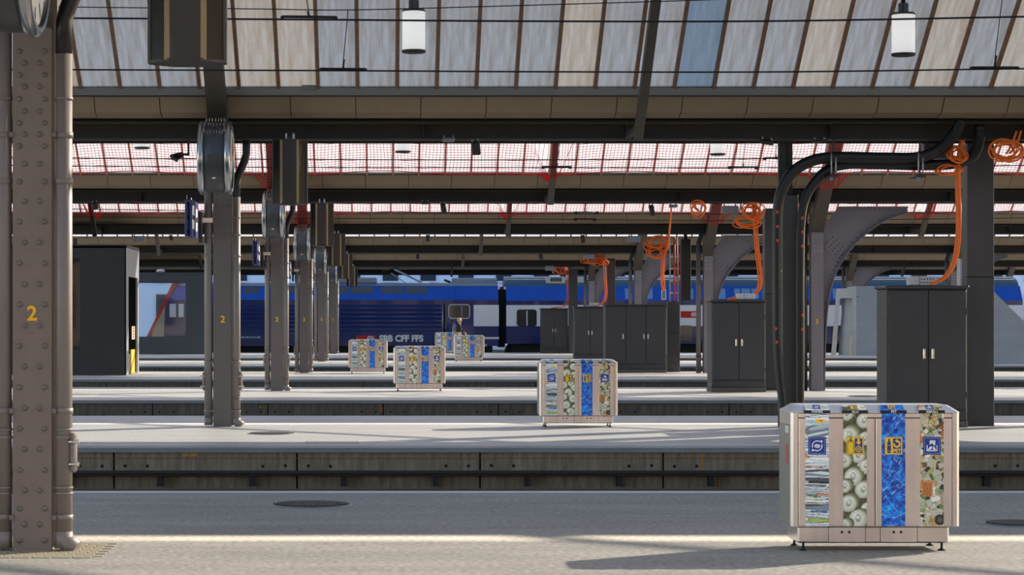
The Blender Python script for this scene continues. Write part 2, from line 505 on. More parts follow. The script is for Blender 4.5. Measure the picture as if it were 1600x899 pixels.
# front walls of the platforms, block by block
PITCH = 2.36
for i in range(0, 6):
    a = NEAR[i]
    root = thing('wall_trackside' if i == 1 else 'wall_trackside', ['trackside wall of the nearest platform, out of the picture', 'brown stained concrete trackside wall with a rail, nearest to view',
                 'dark grey concrete trackside wall of the third platform', 'dark grey concrete trackside wall of the fourth platform',
                 'thin dark trackside wall of the fifth platform', 'thin dark trackside wall of the farthest platform'][i], 'platform wall', (0, a, 0), kind='structure')
    m = 'wall_concrete' if i <= 1 else 'wall_concrete_dark'
    x0 = -3.49 + (0.0, 0.0, 1.1, 0.55, 0.2, 0.9)[i]
    nn = (int((x0 - WX(-60, a)) / PITCH) + 1, int((WX(1660, a) - x0) / PITCH) + 1)
    if i == 0: nn = (1, 3)
    blk = MB().box(0.012, PITCH - 0.012, 0.0, 0.4, -0.70, -0.065).mesh('wall_block', m)
    for k in range(-nn[0], nn[1] + 1):
        o = place('wall_block', blk, root, (x0 + k * PITCH, 0, 0))
        o.location.y = random.uniform(0, 0.006)
    MB().box(x0 - nn[0] * PITCH, x0 + (nn[1] + 1) * PITCH, a + 0.03, a + 0.42, -0.7, -0.065).build('joint_backing', 'joint_black', root, root.location)
    if i <= 3:
        hb = MB()
        for k in range(-nn[0], nn[1] + 1):
            for d in (-0.44, -0.15, 0.145, 0.43):
                hb.lathe([(0.021, -0.004), (0.016, 0.012)], (x0 + k * PITCH + d, a - 0.001, -0.235 + random.uniform(-.006, .006)), 'y', 8)
        hb.build('drain_holes', 'joint_black', root, root.location)
    if i == 1:
        L0, L1 = x0 - nn[0] * PITCH, x0 + (nn[1] + 1) * PITCH
        MB().rbox(L0, L1, a - 0.10, a - 0.002, -0.335, -0.292, 0.008).build('guard_rail', 'beam_brown', root, root.location)
        MB().box(L0, L1, a - 0.16, a - 0.002, -0.352, -0.336).build('rail_flange', 'steel_black', root, root.location)
        bk = MB().box(-0.035, 0.035, -0.13, 0.0, -0.49, -0.353).mesh('rail_bracket', 'steel_black')
        x = WX(251, a)
        k = -4
        while x + k * 1.18 < L1:
            if x + k * 1.18 > L0: place('rail_bracket', bk, root, (x + k * 1.18, 0, 0))
            k += 1
        MB().box(L0, L1, a - 0.0065, a - 0.001, -0.139, -0.133).build('red_survey_line', mat('survey_red', (128, 72, 60), rough=0.8), root, root.location)
        mk = place('chalked_number', text_mesh('VX1502', 0.058, 'yellow_paint', 0.001), root, (WX(297, a), -0.008, WZ(711, a)))
        mk['label'] = 'yellow hand-painted number VX1502'
        for px, py, hh in ((1095, 725, 0.12), (1122, 752, 0.10)):
            MB().prism([(WX(px, a), WZ(py, a) - hh), (WX(px + 1.5, a), WZ(py, a) - hh), (WX(px + 4, a), WZ(py, a) + hh), (WX(px + 2, a), WZ(py, a) + hh)], 'y', a - 0.008, a - 0.002).build('yellow_smear', mat('smear_%d' % px, (176, 128, 40), rough=0.8), root, root.location)
    if i == 2:
        MB().prism([(WX(595, a), WZ(645, a)), (WX(598, a), WZ(645, a)), (WX(594, a), WZ(628, a)), (WX(591, a), WZ(629, a))], 'y', a - 0.004, a - 0.001).build('orange_smear', mat('smear_orange', (170, 84, 40), rough=0.8), root, root.location)
        sq = [(406 + i * 1.3, 637 + (1.6 if i % 2 else -1.6)) for i in range(10)]
        MB().tube([W(px, py, a - 0.004) for px, py in sq], 0.006, 5).build('yellow_scrawl', 'yellow_paint', root, root.location)

# running rails
def rail_prof(cx):
    return [(cx - .06, -.62), (cx + .06, -.62), (cx + .06, -.607), (cx + .012, -.595), (cx + .012, -.50), (cx + .034, -.485), (cx + .034, -.455),
            (cx - .034, -.455), (cx - .034, -.485), (cx - .012, -.50), (cx - .012, -.595), (cx - .06, -.607)]
GAPS = [(FAR[i], NEAR[i + 1]) for i in range(5)] + [(117.5, 128.0)]
ORD = ['first', 'second', 'third', 'fourth', 'fifth', 'sixth']
for i, (a, b) in enumerate(GAPS):
    for j, cy in enumerate((a + 1.75, b - 1.75) if i != 4 else (a + 2.8,)):
        tr = thing('railway_track', '%s steel track in the %s gap between the platforms' % (('nearer', 'farther')[j], ORD[i]), 'railway track', (0, cy, -0.7))
        for d in (-0.7175, 0.7175):
            MB().prism(rail_prof(cy + d), 'x', XL, XR).build('rail', 'rail_steel', tr, tr.location)
        sl = MB().rbox(-0.12, 0.12, -1.25, 1.25, 0.0, 0.08, 0.02).mesh('sleeper', 'wall_concrete_dark')
        if i < 1:
            for k in range(34): place('sleeper', sl, tr, (-5.5 + k * 0.6, 0, 0))

# covers and marks let into the platforms
def manhole(px, py, k, w, label, rib=True):
    Y = EYE * F_PX / (py - HY)
    x = WX(px, Y)
    r = thing('manhole_cover', label, 'manhole cover', (x, Y, 0.0))
    MB().lathe([(w, 0.0), (w, 0.006), (w - 0.03, 0.008)], (0, 0, 0), 'z', 36).build('frame_ring', 'coping', r)
    MB().lathe([(w - 0.035, 0.006), (w - 0.035, 0.011)], (0, 0, 0), 'z', 36).build('lid', 'cast_iron', r)
    rb = MB()
    n = 15
    for i in range(-n, n + 1):
        xx = i * (w - 0.05) / n
        h = math.sqrt(max(0, (w - 0.05) ** 2 - xx * xx))
        rb.box(xx - 0.007, xx + 0.007, -h, h, 0.011, 0.018)
    rb.build('ribs', 'cast_iron', r)
manhole(486, 789.5, 0, 0.375, 'round ribbed iron manhole cover in the nearest platform left of the bin')
manhole(1592, 819.5, 0, 0.30, 'round iron manhole cover at the right edge of the nearest platform')
manhole(425, 678, 1, 0.36, 'round iron cover in the second platform beside the column')
manhole(1350, 620, 2, 0.36, 'round iron cover in the third platform near the column marked 3')
r = thing('access_cover', 'rectangular access cover outline let into the second platform', 'access cover', (WX(519, 31.3), 31.3, 0))
MB().box(-0.35, 0.35, -0.3, 0.3, 0.0, 0.004).build('cover_frame', 'coping', r)
MB().box(-0.335, 0.335, -0.285, 0.285, 0.004, 0.006).build('cover_plate', 'platform_concrete', r)

r = thing('floor', 'small yellowish stone paving around the foot of the nearest column', 'paving', (-2.6, 16.6, 0), kind='structure')
st = MB().rbox(-0.066, 0.066, -0.042, 0.042, 0.0, 0.005, 0.004).mesh('paving_stone', 'sett_stone')
for j in range(12):
    for i in range(9):
        place('paving_stone', st, r, (-0.62 + i * 0.14 + (0.07 if j % 2 else 0) , -0.48 + j * 0.09, 0))
for (px, Y) in ((475, 36.2), (478, 54.2)):
    pass

# ------------------------------------------------------------------ roof: valley beams, fascias, glazed slopes
DZ = [0.0, 0.0, -0.046, -0.105, -0.13, -0.19, -0.24]
PREV = [-1.0] + C[:-1]
PITCH_F = 0.70          # rise of the glazed slope that looks at the camera
BAR = 0.592
ROOF_NAMES = ['glazed roof bay over the viewpoint, above the picture', 'dirty grey glazed roof slope nearest to view above the big fascia',
              'second glazed roof bay, seen behind the red net', 'third glazed roof bay, behind the farther red net',
              'fourth glazed roof bay, a thin strip of beam and fascia', 'fifth glazed roof bay, a thin strip of beam and fascia',
              'farthest glazed roof bay in front of the white facade']
STRUT_X = [-27.6, -15.06, -2.51, 10.05, 22.6, 35.2]
MID_X = [-21.3, -8.8, 3.74, 16.3, 28.9]
def strut_z(Y, c): return 3.75 + 0.88 * (c - Y)
def mid_z(Y, c): return 4.985 + 0.772 * ((c - 2.44) - Y)

for k in range(7):
    c, dz, pv = C[k], DZ[k], PREV[k]
    xl, xr = WX(-70, c) - 3.0, WX(1670, c) + 7.0
    if k == 0: xl, xr = -12.0, 16.0
    R = thing('ceiling', ROOF_NAMES[k], 'station roof', (0, c, 4.4 + dz), kind='structure')
    off = R.location
    # eave and ridge
    EV = 5.13 if k <= 1 else 5.045
    ye, ze = c - 1.1, EV + dz
    span = c - pv
    # ridge lies where the sun ray that ends 1.3 m behind the previous column line grazes it
    yr = (ze + PITCH_F * ye + SUNS * (pv + 1.3)) / (SUNS + PITCH_F)
    zr = ze + PITCH_F * (ye - yr)
    n0 = int((xl - 0.19) / BAR) - 1; n1 = int((xr - 0.19) / BAR) + 1
    th = 0.012
    single = k in (1, 2, 3)
    if single:
        pm = {}
        for nm in ('pane_grey', 'pane_pale', 'pane_blue', 'pane_white'):
            pm[nm] = MB().prism([(ye, ze), (yr, zr), (yr, zr + th), (ye, ze + th)], 'x', 0.012, BAR - 0.012).mesh('pane', nm)
            for v in pm[nm].vertices: v.co -= Vector((0, off.y, off.z))
        bw = 0.026 if k == 1 else 0.019
        bar = MB().prism([(ye - 0.0, ze - 0.055), (yr, zr - 0.055), (yr, zr + 0.02), (ye, ze + 0.02)], 'x', -bw, bw).mesh('glazing_bar', 'bar_rust' if k == 1 else 'bar_flare')
        for v in bar.vertices: v.co -= Vector((0, off.y, off.z))
        for n in range(n0, n1 + 1):
            x = 0.19 + n * BAR
            if k == 1:
                nm = 'pane_blue' if n == 7 else random.choice(['pane_grey', 'pane_grey', 'pane_pale'])
            else: nm = 'pane_white'
            me = pm[nm]
            place('pane', me, R, (x, 0, 0))
            place('glazing_bar', bar, R, (x, 0, 0))
    else:
        MB().prism([(ye, ze), (yr, zr), (yr, zr + th), (ye, ze + th)], 'x', xl, xr).build('glazing', 'pane_white', R, off)
        bb = MB()
        for n in range(n0, n1 + 1):
            bb.prism([(ye, ze - 0.055), (yr, zr - 0.055), (yr, zr), (ye, ze)], 'x', 0.19 + n * BAR - 0.026, 0.19 + n * BAR + 0.026)
        bb.build('glazing_bars', 'bar_rust', R, off)
    # the same slope carried on past the ends of the picture
    XE0, XE1 = xl - 12, xr + 32
    xa_ = 0.19 + n0 * BAR + 0.05 if single else xl
    xb_ = 0.19 + (n1 + 1) * BAR - 0.05 if single else xr
    for e0, e1 in ((XE0, xa_), (xb_, XE1)):
        MB().prism([(ye, ze), (yr, zr), (yr, zr + th), (ye, ze + th)], 'x', e0, e1).build('glazing_beyond', 'pane_pale' if k == 1 else 'pane_white', R, off)
    # unseen sun-side slope shaped for the light: clear glass, slot added for bright strip
    y0, z0 = pv + 1.2, ze
    tq = 0.92
    yq, zq = y0 + (yr - y0) * tq, z0 + (zr - z0) * tq
    MB().prism([(y0, z0), (yq, zq), (yq, zq + th), (y0, z0 + th)], 'x', XE0, XE1).build('sun_side_glazing', 'clear_roof_glass', R, off)
    MB().box(XE0, XE1, yr - 0.06, yr + 0.06, zr - 0.1, zr + 0.05).build('ridge_beam', 'steel_dark', R, off)
    pr = MB()
    for x in STRUT_X + MID_X:
        if XE0 < x < XE1: pr.prism([(y0, z0 - 0.12), (yr, zr - 0.12), (yr, zr), (y0, z0)], 'x', x - 0.06, x + 0.06)
    if pr.v: pr.build('sun_side_rafters', 'steel_dark', R, off)
    # valley deck, gutters and fascia
    MB().box(XE0, XE1, c - 1.05, c + 1.2, ze + 0.0, ze + 0.08).build('valley_deck', 'steel_dark', R, off)
    MB().rbox(xl, xr, c - 1.14, c - 0.99, 5.013 + dz, EV - 0.002 + dz, 0.012).build('gutter_edge', 'gutter', R, off)
    MB().box(xl, xr, c - 1.12, c - 0.98, 4.998 + dz, 5.013 + dz).build('gutter_shadow_gap', 'steel_dark', R, off)
    FP = 0.983
    pan = MB().prism([(c - 1.0, 4.998 + dz), (c - 0.80, 4.781 + dz), (c - 0.5, 4.722 + dz), (c - 0.5, 4.735 + dz), (c - 0.79, 4.795 + dz), (c - 0.985, 4.998 + dz)], 'x', 0.006, FP - 0.006).mesh('fascia_panel', 'fascia')
    for v in pan.vertices: v.co -= Vector((0, off.y, off.z))
    x0 = -0.436
    for n in range(int((xl - x0) / FP) - 1, int((xr - x0) / FP) + 1):
        o = place('fascia_panel', pan, R, (x0 + n * FP, random.uniform(-.004, .004), random.uniform(-.003, .003)))
    MB().prism([(c - 0.965, 5.0 + dz), (c - 0.76, 4.80 + dz), (c - 0.45, 4.74 + dz), (c - 0.45, 4.75 + dz), (c - 0.74, 4.82 + dz), (c - 0.94, 5.0 + dz)], 'x', xl, xr).build('fascia_backing', 'joint_black', R, off)
    MB().box(xl, xr, c - 0.48, c + 1.1, 4.74 + dz, 4.76 + dz).build('valley_soffit', 'steel_black', R, off)
    # main beam: web, flanges, pipe rail
    MB().box(xl, xr, c - 0.02, c + 0.02, 4.44 + dz, 4.74 + dz).build('beam_web', 'beam_brown', R, off)
    MB().box(xl, xr, c - 0.16, c + 0.16, 4.426 + dz, 4.452 + dz).build('beam_flange', 'beam_brown', R, off)
    MB().box(xl, xr, c - 0.16, c + 0.16, 4.66 + dz, 4.70 + dz).build('beam_flange', 'strut_brown' if k == 1 else 'beam_brown', R, off)
    sf = MB().box(-0.008, 0.008, -0.14, 0.0, 4.453 - 4.4, 4.66 - 4.4).mesh('web_stiffener', 'beam_brown')
    for n in range(int(xl / 3.13), int(xr / 3.13) + 1): place('web_stiffener', sf, R, (n * 3.13 + 0.6, 0, 0))
    MB().box(xl, xr, c + 0.72, c + 0.76, 4.43 + dz, 4.74 + dz).build('rear_beam', 'beam_brown', R, off)
    # struts under the slope at the columns, and hanging rafters between them
    for x in STRUT_X:
        if xl < x < xr:
            ya, yb = c + 0.02, c - 4.2
            MB().prism([(ya, strut_z(ya, c) + dz - 0.02), (yb, strut_z(yb, c) + dz - 0.16), (yb, strut_z(yb, c) + dz + 0.04), (ya, strut_z(ya, c) + dz + 0.34)], 'x', x - 0.145, x + 0.145).build('strut', 'strut_brown', R, off)
    for x in MID_X:
        if xl < x < xr:
            ya, yb = c - 1.66, c - 5.2
            pts = [(ya, mid_z(ya, c) + dz - 0.1), (yb, mid_z(yb, c) + dz - 0.1), (yb, mid_z(yb, c) + dz + 0.1), (ya - 0.1, mid_z(ya - 0.1, c) + dz + 0.1), (ya + 0.05, mid_z(ya, c) + dz + 0.03), (ya + 0.05, mid_z(ya, c) + dz - 0.08)]
            MB().prism(pts, 'x', x - 0.065, x + 0.065).build('hanging_rafter', 'strut_brown', R, off)
            MB().box(x - 0.05, x + 0.05, c - 1.7, c - 0.15, 4.44 + dz, 4.53 + dz).build('rafter_stub', 'steel_dark', R, off)
    # small fixings on the gutter
    if k == 1:
        sp = MB().box(WX(472, ye), WX(496, ye), c - 1.155, c - 1.14, WZ(141, ye), WZ(133.5, ye))
        sp.build('splice_plate', 'gutter', R, off)
        b = MB()
        for i in range(4):
            for j in range(2):
                b.lathe([(0.011, -0.008), (0.007, -0.014)], (WX(475 + i * 6, ye), c - 1.152, WZ(135.5 + j * 4, ye)), 'y', 8)
        b.build('splice_bolts', 'rivet_paint', R, off)

# ------------------------------------------------------------------ red safety nets
def safety_net(k, label):
    c, dz = C[k], DZ[k]
    x0, x1 = WX(-20, c), WX(1620, c)
    nu = int((x1 - x0) / (0.078 if k == 2 else 0.09)); nv = 30
    L = 2.3
    rs = np.random.default_rng(k)
    ph = rs.uniform(0, 6, 4)
    def P(x, v):
        y = c - 1.22 - v * L
        z = 5.02 + dz + 0.70 * v * L
        z += 0.035 * math.sin(x * 1.05 + ph[0]) + 0.02 * math.sin(x * 2.3 + ph[1] + v * 2)
        z -= 0.05 * math.sin(min(1, v * 1.5) * math.pi)
        y += 0.03 * math.sin(x * 1.7 + ph[2]) - 0.10 * (1 - v) ** 3
        for xs in STRUT_X:
            d = abs(x - xs)
            if d < 1.2: z = min(z, max(strut_z(y, c), 4.82) + dz - 0.24 + max(0, d - 0.17) * (1.1 + v))
        for xs in MID_X:
            d = abs(x - xs)
            if d < 1.8: z = min(z, max(mid_z(y, c) - 0.14, 4.84) + dz + max(0, d - 0.10) * (1.7 + 1.2 * v))
        return Vector((x, y, z))
    xs_ = [x0 + (x1 - x0) * i / nu for i in range(nu + 1)]
    # strands are drawn together around the struts
    G = np.array([[P(x + 0.012 * math.sin(x * 3.1 + j * 0.4), j / nv)[:] for j in range(nv + 1)] for x in xs_])
    R = thing('safety_net', label, 'safety net', (0, c - 1.2, 5.0 + dz), 'red safety nets under the roof')
    r = 0.0058
    ringo = np.array([[0, 1], [-0.87, -0.5], [0.87, -0.5]]) * r
    def strands(A, perp):
        # A: strands x points x 3
        n, m = A.shape[:2]
        pts = A[:, :, None, :] + (ringo[None, None, :, 0:1] * np.array(perp[0]) + ringo[None, None, :, 1:2] * np.array(perp[1]))
        idx = np.arange(n * m * 3).reshape(n, m, 3)
        q = []
        for s in range(3):
            q.append(np.stack([idx[:, :-1, s], idx[:, :-1, (s + 1) % 3], idx[:, 1:, (s + 1) % 3], idx[:, 1:, s]], -1).reshape(-1, 4))
        return pts.reshape(-1, 3), np.concatenate(q)
    for nm, A, perp in (('net_cords_down', G, ((1, 0, 0), (0, .57, .82))), ('net_cords_across', G.transpose(1, 0, 2), ((0, -.82, .57), (0, .57, .82)))):
        v, q = strands(A, perp)
        me = bpy.data.meshes.new(nm)
        me.from_pydata((v - np.array(R.location[:])).tolist(), [], q.tolist())
        me.materials.append(MATS['net_red'])
        o = place(nm, me, R); o['kind'] = 'stuff'
    MB().tube([G[i, 0] for i in range(nu + 1)], 0.011, 5).build('edge_rope', 'net_red', R, R.location)
safety_net(2, 'red safety net slung under the second roof bay, the nearer and larger of two')
safety_net(3, 'red safety net under the third roof bay, the farther and narrower of two')

# ------------------------------------------------------------------ columns marked 2
def drainpipe(side, near):
    """one downpipe with sleeves, clamps and an inspection hatch; local to the column foot; returns list of (name, MB, mat, children)"""
    x = 0.216 * side
    y = 0.06
    r = 0.063 if side > 0 else 0.062
    top = []
    if side > 0:
        body = MB().tube([(x, y, 0.02), (x, y, 3.55)], r, 20)
        up = MB().tube([(x, y, 3.55), (x, y, 3.78), (x + 0.03, y, 3.88), (x + 0.13, y, 4.12), (x + 0.155, y, 4.22), (x + 0.155, y, 4.74)], r * 0.98, 16)
    else:
        body = MB().tube([(x, y, 0.02), (x, y, 4.42)], r, 20)
        up = None
    rings = MB()
    for z0, z1 in ((0.98, 1.02), (0.86, 0.875), (0.80, 0.82), (0.445, 0.46), (0.405, 0.42), (0.22, 0.26), (2.62, 2.66), (2.95, 2.99), (3.22, 3.24)):
        rings.tube([(x, y, z0), (x, y, z1)], r + 0.006, 20)
    rings.tube([(x, y, 0.02), (x, y, 0.14)], r + 0.004, 20)
    hatch = MB().rbox(x + side * (r - 0.012), x + side * (r + 0.03), y - 0.05, y + 0.05, 0.56, 0.84, 0.012)
    bolts = MB()
    for z in (0.62, 0.78):
        bolts.tube([(x + side * (r - 0.02), y - 0.058, z), (x + side * (r + 0.055), y - 0.058, z)], 0.010, 8)
        bolts.tube([(x + side * (r + 0.04), y - 0.058, z), (x + side * (r + 0.056), y - 0.058, z)], 0.017, 8)
    clamp = MB()
    for z in (0.24, 1.0, 2.97):
        clamp.rbox(x - side * (r + 0.002) - 0.012, x - side * (r + 0.002) + 0.024, y - 0.075, y - 0.03, z - 0.02, z + 0.02, 0.006)
    shoe = MB().tube([(x, y, 0.13), (x, y, 0.085), (x + 0.03 * 1, y - 0.01, 0.05), (x + 0.095, y - 0.02, 0.012)], r + 0.002, 16) if side > 0 else None
    return body, up, rings, hatch, bolts, clamp, shoe

RIV_OUT = [228.5, 284, 346.5, 411.5, 476, 541, 605.5, 670, 735, 795, 845, 80, 117, 155, 192]
RIV_IN = [256, 314.5, 379, 444.5, 509, 573, 638, 702, 766.5, 820, 98.5, 135.5, 174, 210]
COL2 = ['riveted grey steel column at the left edge, nearest, yellow 2', 'grey steel column with a yellow 2 under the nearest full clock',
        'grey steel column with a yellow 2, second beyond the clock column', 'grey steel column with a yellow 2, third in the receding row',
        'narrow grey column with faint 2, fourth in the receding row', 'farthest narrow column of the left row, in front of the locomotive']
rivet_me = MB().lathe([(0.021, 0.0), (0.020, -0.006), (0.013, -0.013), (0.004, -0.016)], (0, 0, 0), 'y', 12).mesh('rivet', 'rivet_paint')
def column2(k, X=-2.51, label=None, number='2'):
    c = C[k]
    R = thing('steel_column', label or COL2[k], 'column', (X, c, 0), 'columns of the left row' if number == '2' else None)
    pm = 'column_paint' if k == 0 else 'column_paint_far'
    MB().rbox(-0.139, 0.139, 0.0, 0.05, 0.0, 4.5, 0.004).build('front_plate', pm, R)
    MB().box(-0.09, 0.09, 0.05, 0.30, 0.0, 4.42).build('web_box', pm, R)
    MB().rbox(-0.139, 0.139, 0.30, 0.34, 0.0, 4.42, 0.004).build('rear_plate', pm, R)
    for side in (-1, 1):
        body, up, rings, hatch, bolts, clamp, shoe = drainpipe(side, k == 0)
        b = body.build('drainpipe', 'pipe_paint', R)
        if up: up.build('upper_pipe', 'pipe_black', b)
        rings.build('pipe_sleeves', 'pipe_paint', b)
        if k < 4: hatch.build('inspection_hatch', 'pipe_paint', b)
        if k < 3:
            bolts.build('hatch_bolts', 'handle_steel', b); clamp.build('pipe_clamps', 'rivet_paint', b)
            if shoe: shoe.build('pipe_shoe', 'pipe_paint', b)
    if k == 0:
        for y in RIV_OUT:
            for s in (-1, 1): place('rivet', rivet_me, R, (s * 0.090, 0.0, WZ(y, c)))
        for y in RIV_IN:
            for s in (-1, 1): place('rivet', rivet_me, R, (s * 0.053, 0.0, WZ(y, c)))
    elif k < 4:
        rv = MB()
        for i in range(4):
            for s in (-1, 1): rv.lathe([(0.018, 0.0), (0.010, -0.012)], (s * 0.085, 0, 3.42 + i * 0.085), 'y', 8)
        for i in range(6):
            for s in (-1, 1): rv.lathe([(0.012, 0.0), (0.008, -0.005)], (s * 0.11, 0, 0.3 + i * 0.5), 'y', 8)
        rv.build('rivets', 'rivet_paint', R)
        MB().box(-0.1395, 0.1395, -0.002, 0.0, 0.33, 0.334).build('plate_seam', 'rivet_paint', R)
    nm = place('painted_number', text_mesh(number, 0.145, 'yellow_paint', 0.004), R, (0.0 if k == 0 else 0.01, -0.003, WZ(491, C[0]) if k == 0 else 1.655))
    nm['label'] = 'yellow painted number %s' % number
    return R
for k in range(6): column2(k)

# ------------------------------------------------------------------ station clocks seen edge-on
def clock_thing():
    R = thing('station_clock', 'x', 'clock', (0, 0, 0), 'double-faced station clocks')
    MB().lathe([(0.50, -0.155), (0.515, -0.15), (0.515, 0.15), (0.50, 0.155)], (0, 0, 0), 'x', 48).build('drum', 'clock_metal', R)
    for s in (-1, 1):
        b = MB()
        prof = [(0.50, 0.15), (0.525, 0.15), (0.55, 0.19), (0.548, 0.215), (0.53, 0.235), (0.515, 0.245), (0.497, 0.245), (0.475, 0.235), (0.47, 0.18), (0.49, 0.15)]
        n = 48
        for i, (r, h) in enumerate(prof):
            for q in range(n):
                a = 2 * math.pi * q / n
                b.v.append((s * h, r * math.cos(a), r * math.sin(a)))
        for i in range(len(prof)):
            j = (i + 1) % len(prof)
            for q in range(n):
                b.f.append((i * n + q, i * n + (q + 1) % n, j * n + (q + 1) % n, j * n + q)); b.smooth.append(True)
        bz = b.build('bezel', 'clock_rim', R)
        fc = MB().lathe([(0.475, s * 0.205), (0.475, s * 0.212)], (0, 0, 0), 'x', 48).build('dial', 'white_print', bz)
        mk = MB()
        for q in range(12):
            a = q * math.pi / 6
            d = Vector((0, math.sin(a), math.cos(a))); e = Vector((0, math.cos(a), -math.sin(a)))
            p0, p1 = d * 0.35, d * 0.45
            vs = [p0 + e * 0.016, p0 - e * 0.016, p1 - e * 0.016, p1 + e * 0.016]
            mk.add([Vector((s * 0.214, v.y, v.z)) for v in vs], [(0, 1, 2, 3)])
        for a, l, w in ((math.radians(-60), 0.26, 0.02), (math.radians(30), 0.38, 0.016)):
            d = Vector((0, math.sin(a), math.cos(a))); e = Vector((0, math.cos(a), -math.sin(a)))
            vs = [d * -0.08 + e * w, d * -0.08 - e * w, d * l - e * w, d * l + e * w]
            mk.add([Vector((s * 0.216, v.y, v.z)) for v in vs], [(0, 1, 2, 3)])
        mk.build('dial_marks', 'black_plastic', bz)
    # service door, sticker, bird spikes
    MB().lathe([(0.518, -0.10), (0.518, 0.10)], (0, 0, 0), 'x', 48)
    pl = MB()
    for i in range(6):
        a0, a1 = math.radians(178 + i * 6), math.radians(178 + (i + 1) * 6)
        pl.add([(-0.09, 0.519 * math.cos(a0), 0.519 * math.sin(a0)), (0.09, 0.519 * math.cos(a0), 0.519 * math.sin(a0)),
                (0.09, 0.519 * math.cos(a1), 0.519 * math.sin(a1)), (-0.09, 0.519 * math.cos(a1), 0.519 * math.sin(a1))], [(0, 1, 2, 3)])
    pl.build('service_door', 'duct_grey', R)
    a = math.radians(218)
    MB().box(-0.025, 0.025, 0.52 * math.cos(a) - 0.012, 0.52 * math.cos(a), 0.52 * math.sin(a) - 0.012, 0.52 * math.sin(a) + 0.008).build('sticker', 'white_print', R)
    sp = MB()
    for i in range(7):
        x = -0.135 + i * 0.045
        for a in (math.radians(72), math.radians(90), math.radians(108), math.radians(126), math.radians(144)):
            y, z = 0.51 * math.cos(a), 0.51 * math.sin(a)
            sp.tube([(x, y, z), (x + random.uniform(-.01, .01), y * 1.22, z * 1.15 + 0.02)], 0.0035, 4)
    for s in (-1, 1):
        sp.tube([(s * 0.15, 0.53 * math.cos(a2), 0.53 * math.sin(a2) + 0.03) for a2 in [math.radians(60 + j * 10) for j in range(9)]], 0.005, 4)
    sp.build('bird_spikes', 'handle_steel', R)
    MB().box(-0.06, 0.06, 0.50, 1.2, -0.10, 0.10).build('mounting_arm', 'clock_metal', R)
    return R
ck = clock_thing()
CKL = ['large station clock in the top left corner, pale dial partly in view', 'round station clock seen edge-on with bird spikes, nearest full one',
       'station clock seen edge-on, second in the receding row', 'station clock seen edge-on, third, just below the red net pocket',
       'small edge-on station clock, fourth in the receding row', 'tiny edge-on station clock, farthest in the receding row']
for k in range(6):
    o = ck if k == 0 else copy_tree(ck)
    o.location = (-2.52, C[k] - 1.2, 4.066 + DZ[k])
    o['label'] = CKL[k]

# ------------------------------------------------------------------ hanging perforated boxes
def hanging_box():
    R = thing('hanging_box', 'x', 'hanging box', (0, 0, 0), 'perforated boxes hung under the roof')
    h = 0.985
    # plan: half octagon towards the camera, mirrored at the back
    w0, w1, w2 = 0.105, 0.143, 0.255
    MB().box(-w0, w0, -0.200, -0.194, 0.012, h - 0.012).build('front_panel', 'perforated_front', R)
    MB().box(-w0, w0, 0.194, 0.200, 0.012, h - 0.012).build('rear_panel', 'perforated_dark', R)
    for s in (-1, 1):
        for q in (-1, 1):
            n = 'strip_panel'
            MB().add([(s * w0, q * 0.2, 0.012), (s * w1, q * 0.175, 0.012), (s * w1, q * 0.175, h - 0.012), (s * w0, q * 0.2, h - 0.012)], [(0, 1, 2, 3)]).build(n, 'perforated_backlit', R)
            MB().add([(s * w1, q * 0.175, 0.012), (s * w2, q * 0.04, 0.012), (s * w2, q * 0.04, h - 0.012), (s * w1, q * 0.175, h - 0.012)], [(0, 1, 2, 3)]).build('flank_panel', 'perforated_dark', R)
        MB().rbox(s * w2 - 0.012, s * w2 + 0.012, -0.05, 0.05, 0.0, h, 0.004).build('edge_post', 'duct_grey', R)
    plan = [(w0, -0.204), (w1, -0.17), (w2 + .01, -0.045), (w2 + .01, 0.045), (w1, 0.17), (w0, 0.204)]
    plan = plan + [(-x, y) for x, y in reversed(plan)]
    MB().prism(plan, 'z', h - 0.02, h).build('top_plate', 'steel_dark', R)
    MB().prism(plan, 'z', 0.0, 0.02).build('bottom_plate', 'steel_dark', R)
    MB().box(-0.09, 0.09, -0.10, 0.10, 0.02, h - 0.02).build('inner_blocker', 'steel_black', R)  # added core, keeps bright light from showing through the holes
    for s in (-1, 1):
        MB().lathe([(0.012, h), (0.022, h + .02), (0.012, h + .04), (0.024, h + .06), (0.012, h + .08), (0.01, h + .1)], (s * 0.055, 0, 0), 'z', 10).build('insulator', 'white_box', R)
    MB().box(-0.025, 0.025, -0.03, 0.76, h + 0.05, h + 0.085).build('hanger_arm', 'steel_dark', R)
    MB().box(-0.03, 0.03, -0.03, 0.03, h - 0.01, h + 0.085).build('hanger', 'steel_dark', R)
    return R
hb = hanging_box()
HBL = ['large perforated metal box hanging at the top left, mesh and bright edges', 'dark perforated box hanging beside the nearest full clock',
       'dark perforated hanging box, second in the receding row', 'dark perforated hanging box, third in the receding row, partly hidden',
       'small dark perforated hanging box, fourth in the row', 'smallest perforated hanging box, farthest, above the locomotive roof']
HBP = [(293, 100), (453, 320.5), (503, 385), (526, 416), (540, 436), (550, 448)]
for k in range(6):
    o = hb if k == 0 else copy_tree(hb)
    Y = (C[k] - 0.85) if k else 15.8
    o.location = (WX(HBP[k][0], Y), Y, WZ(HBP[k][1], Y))
    o['label'] = HBL[k]

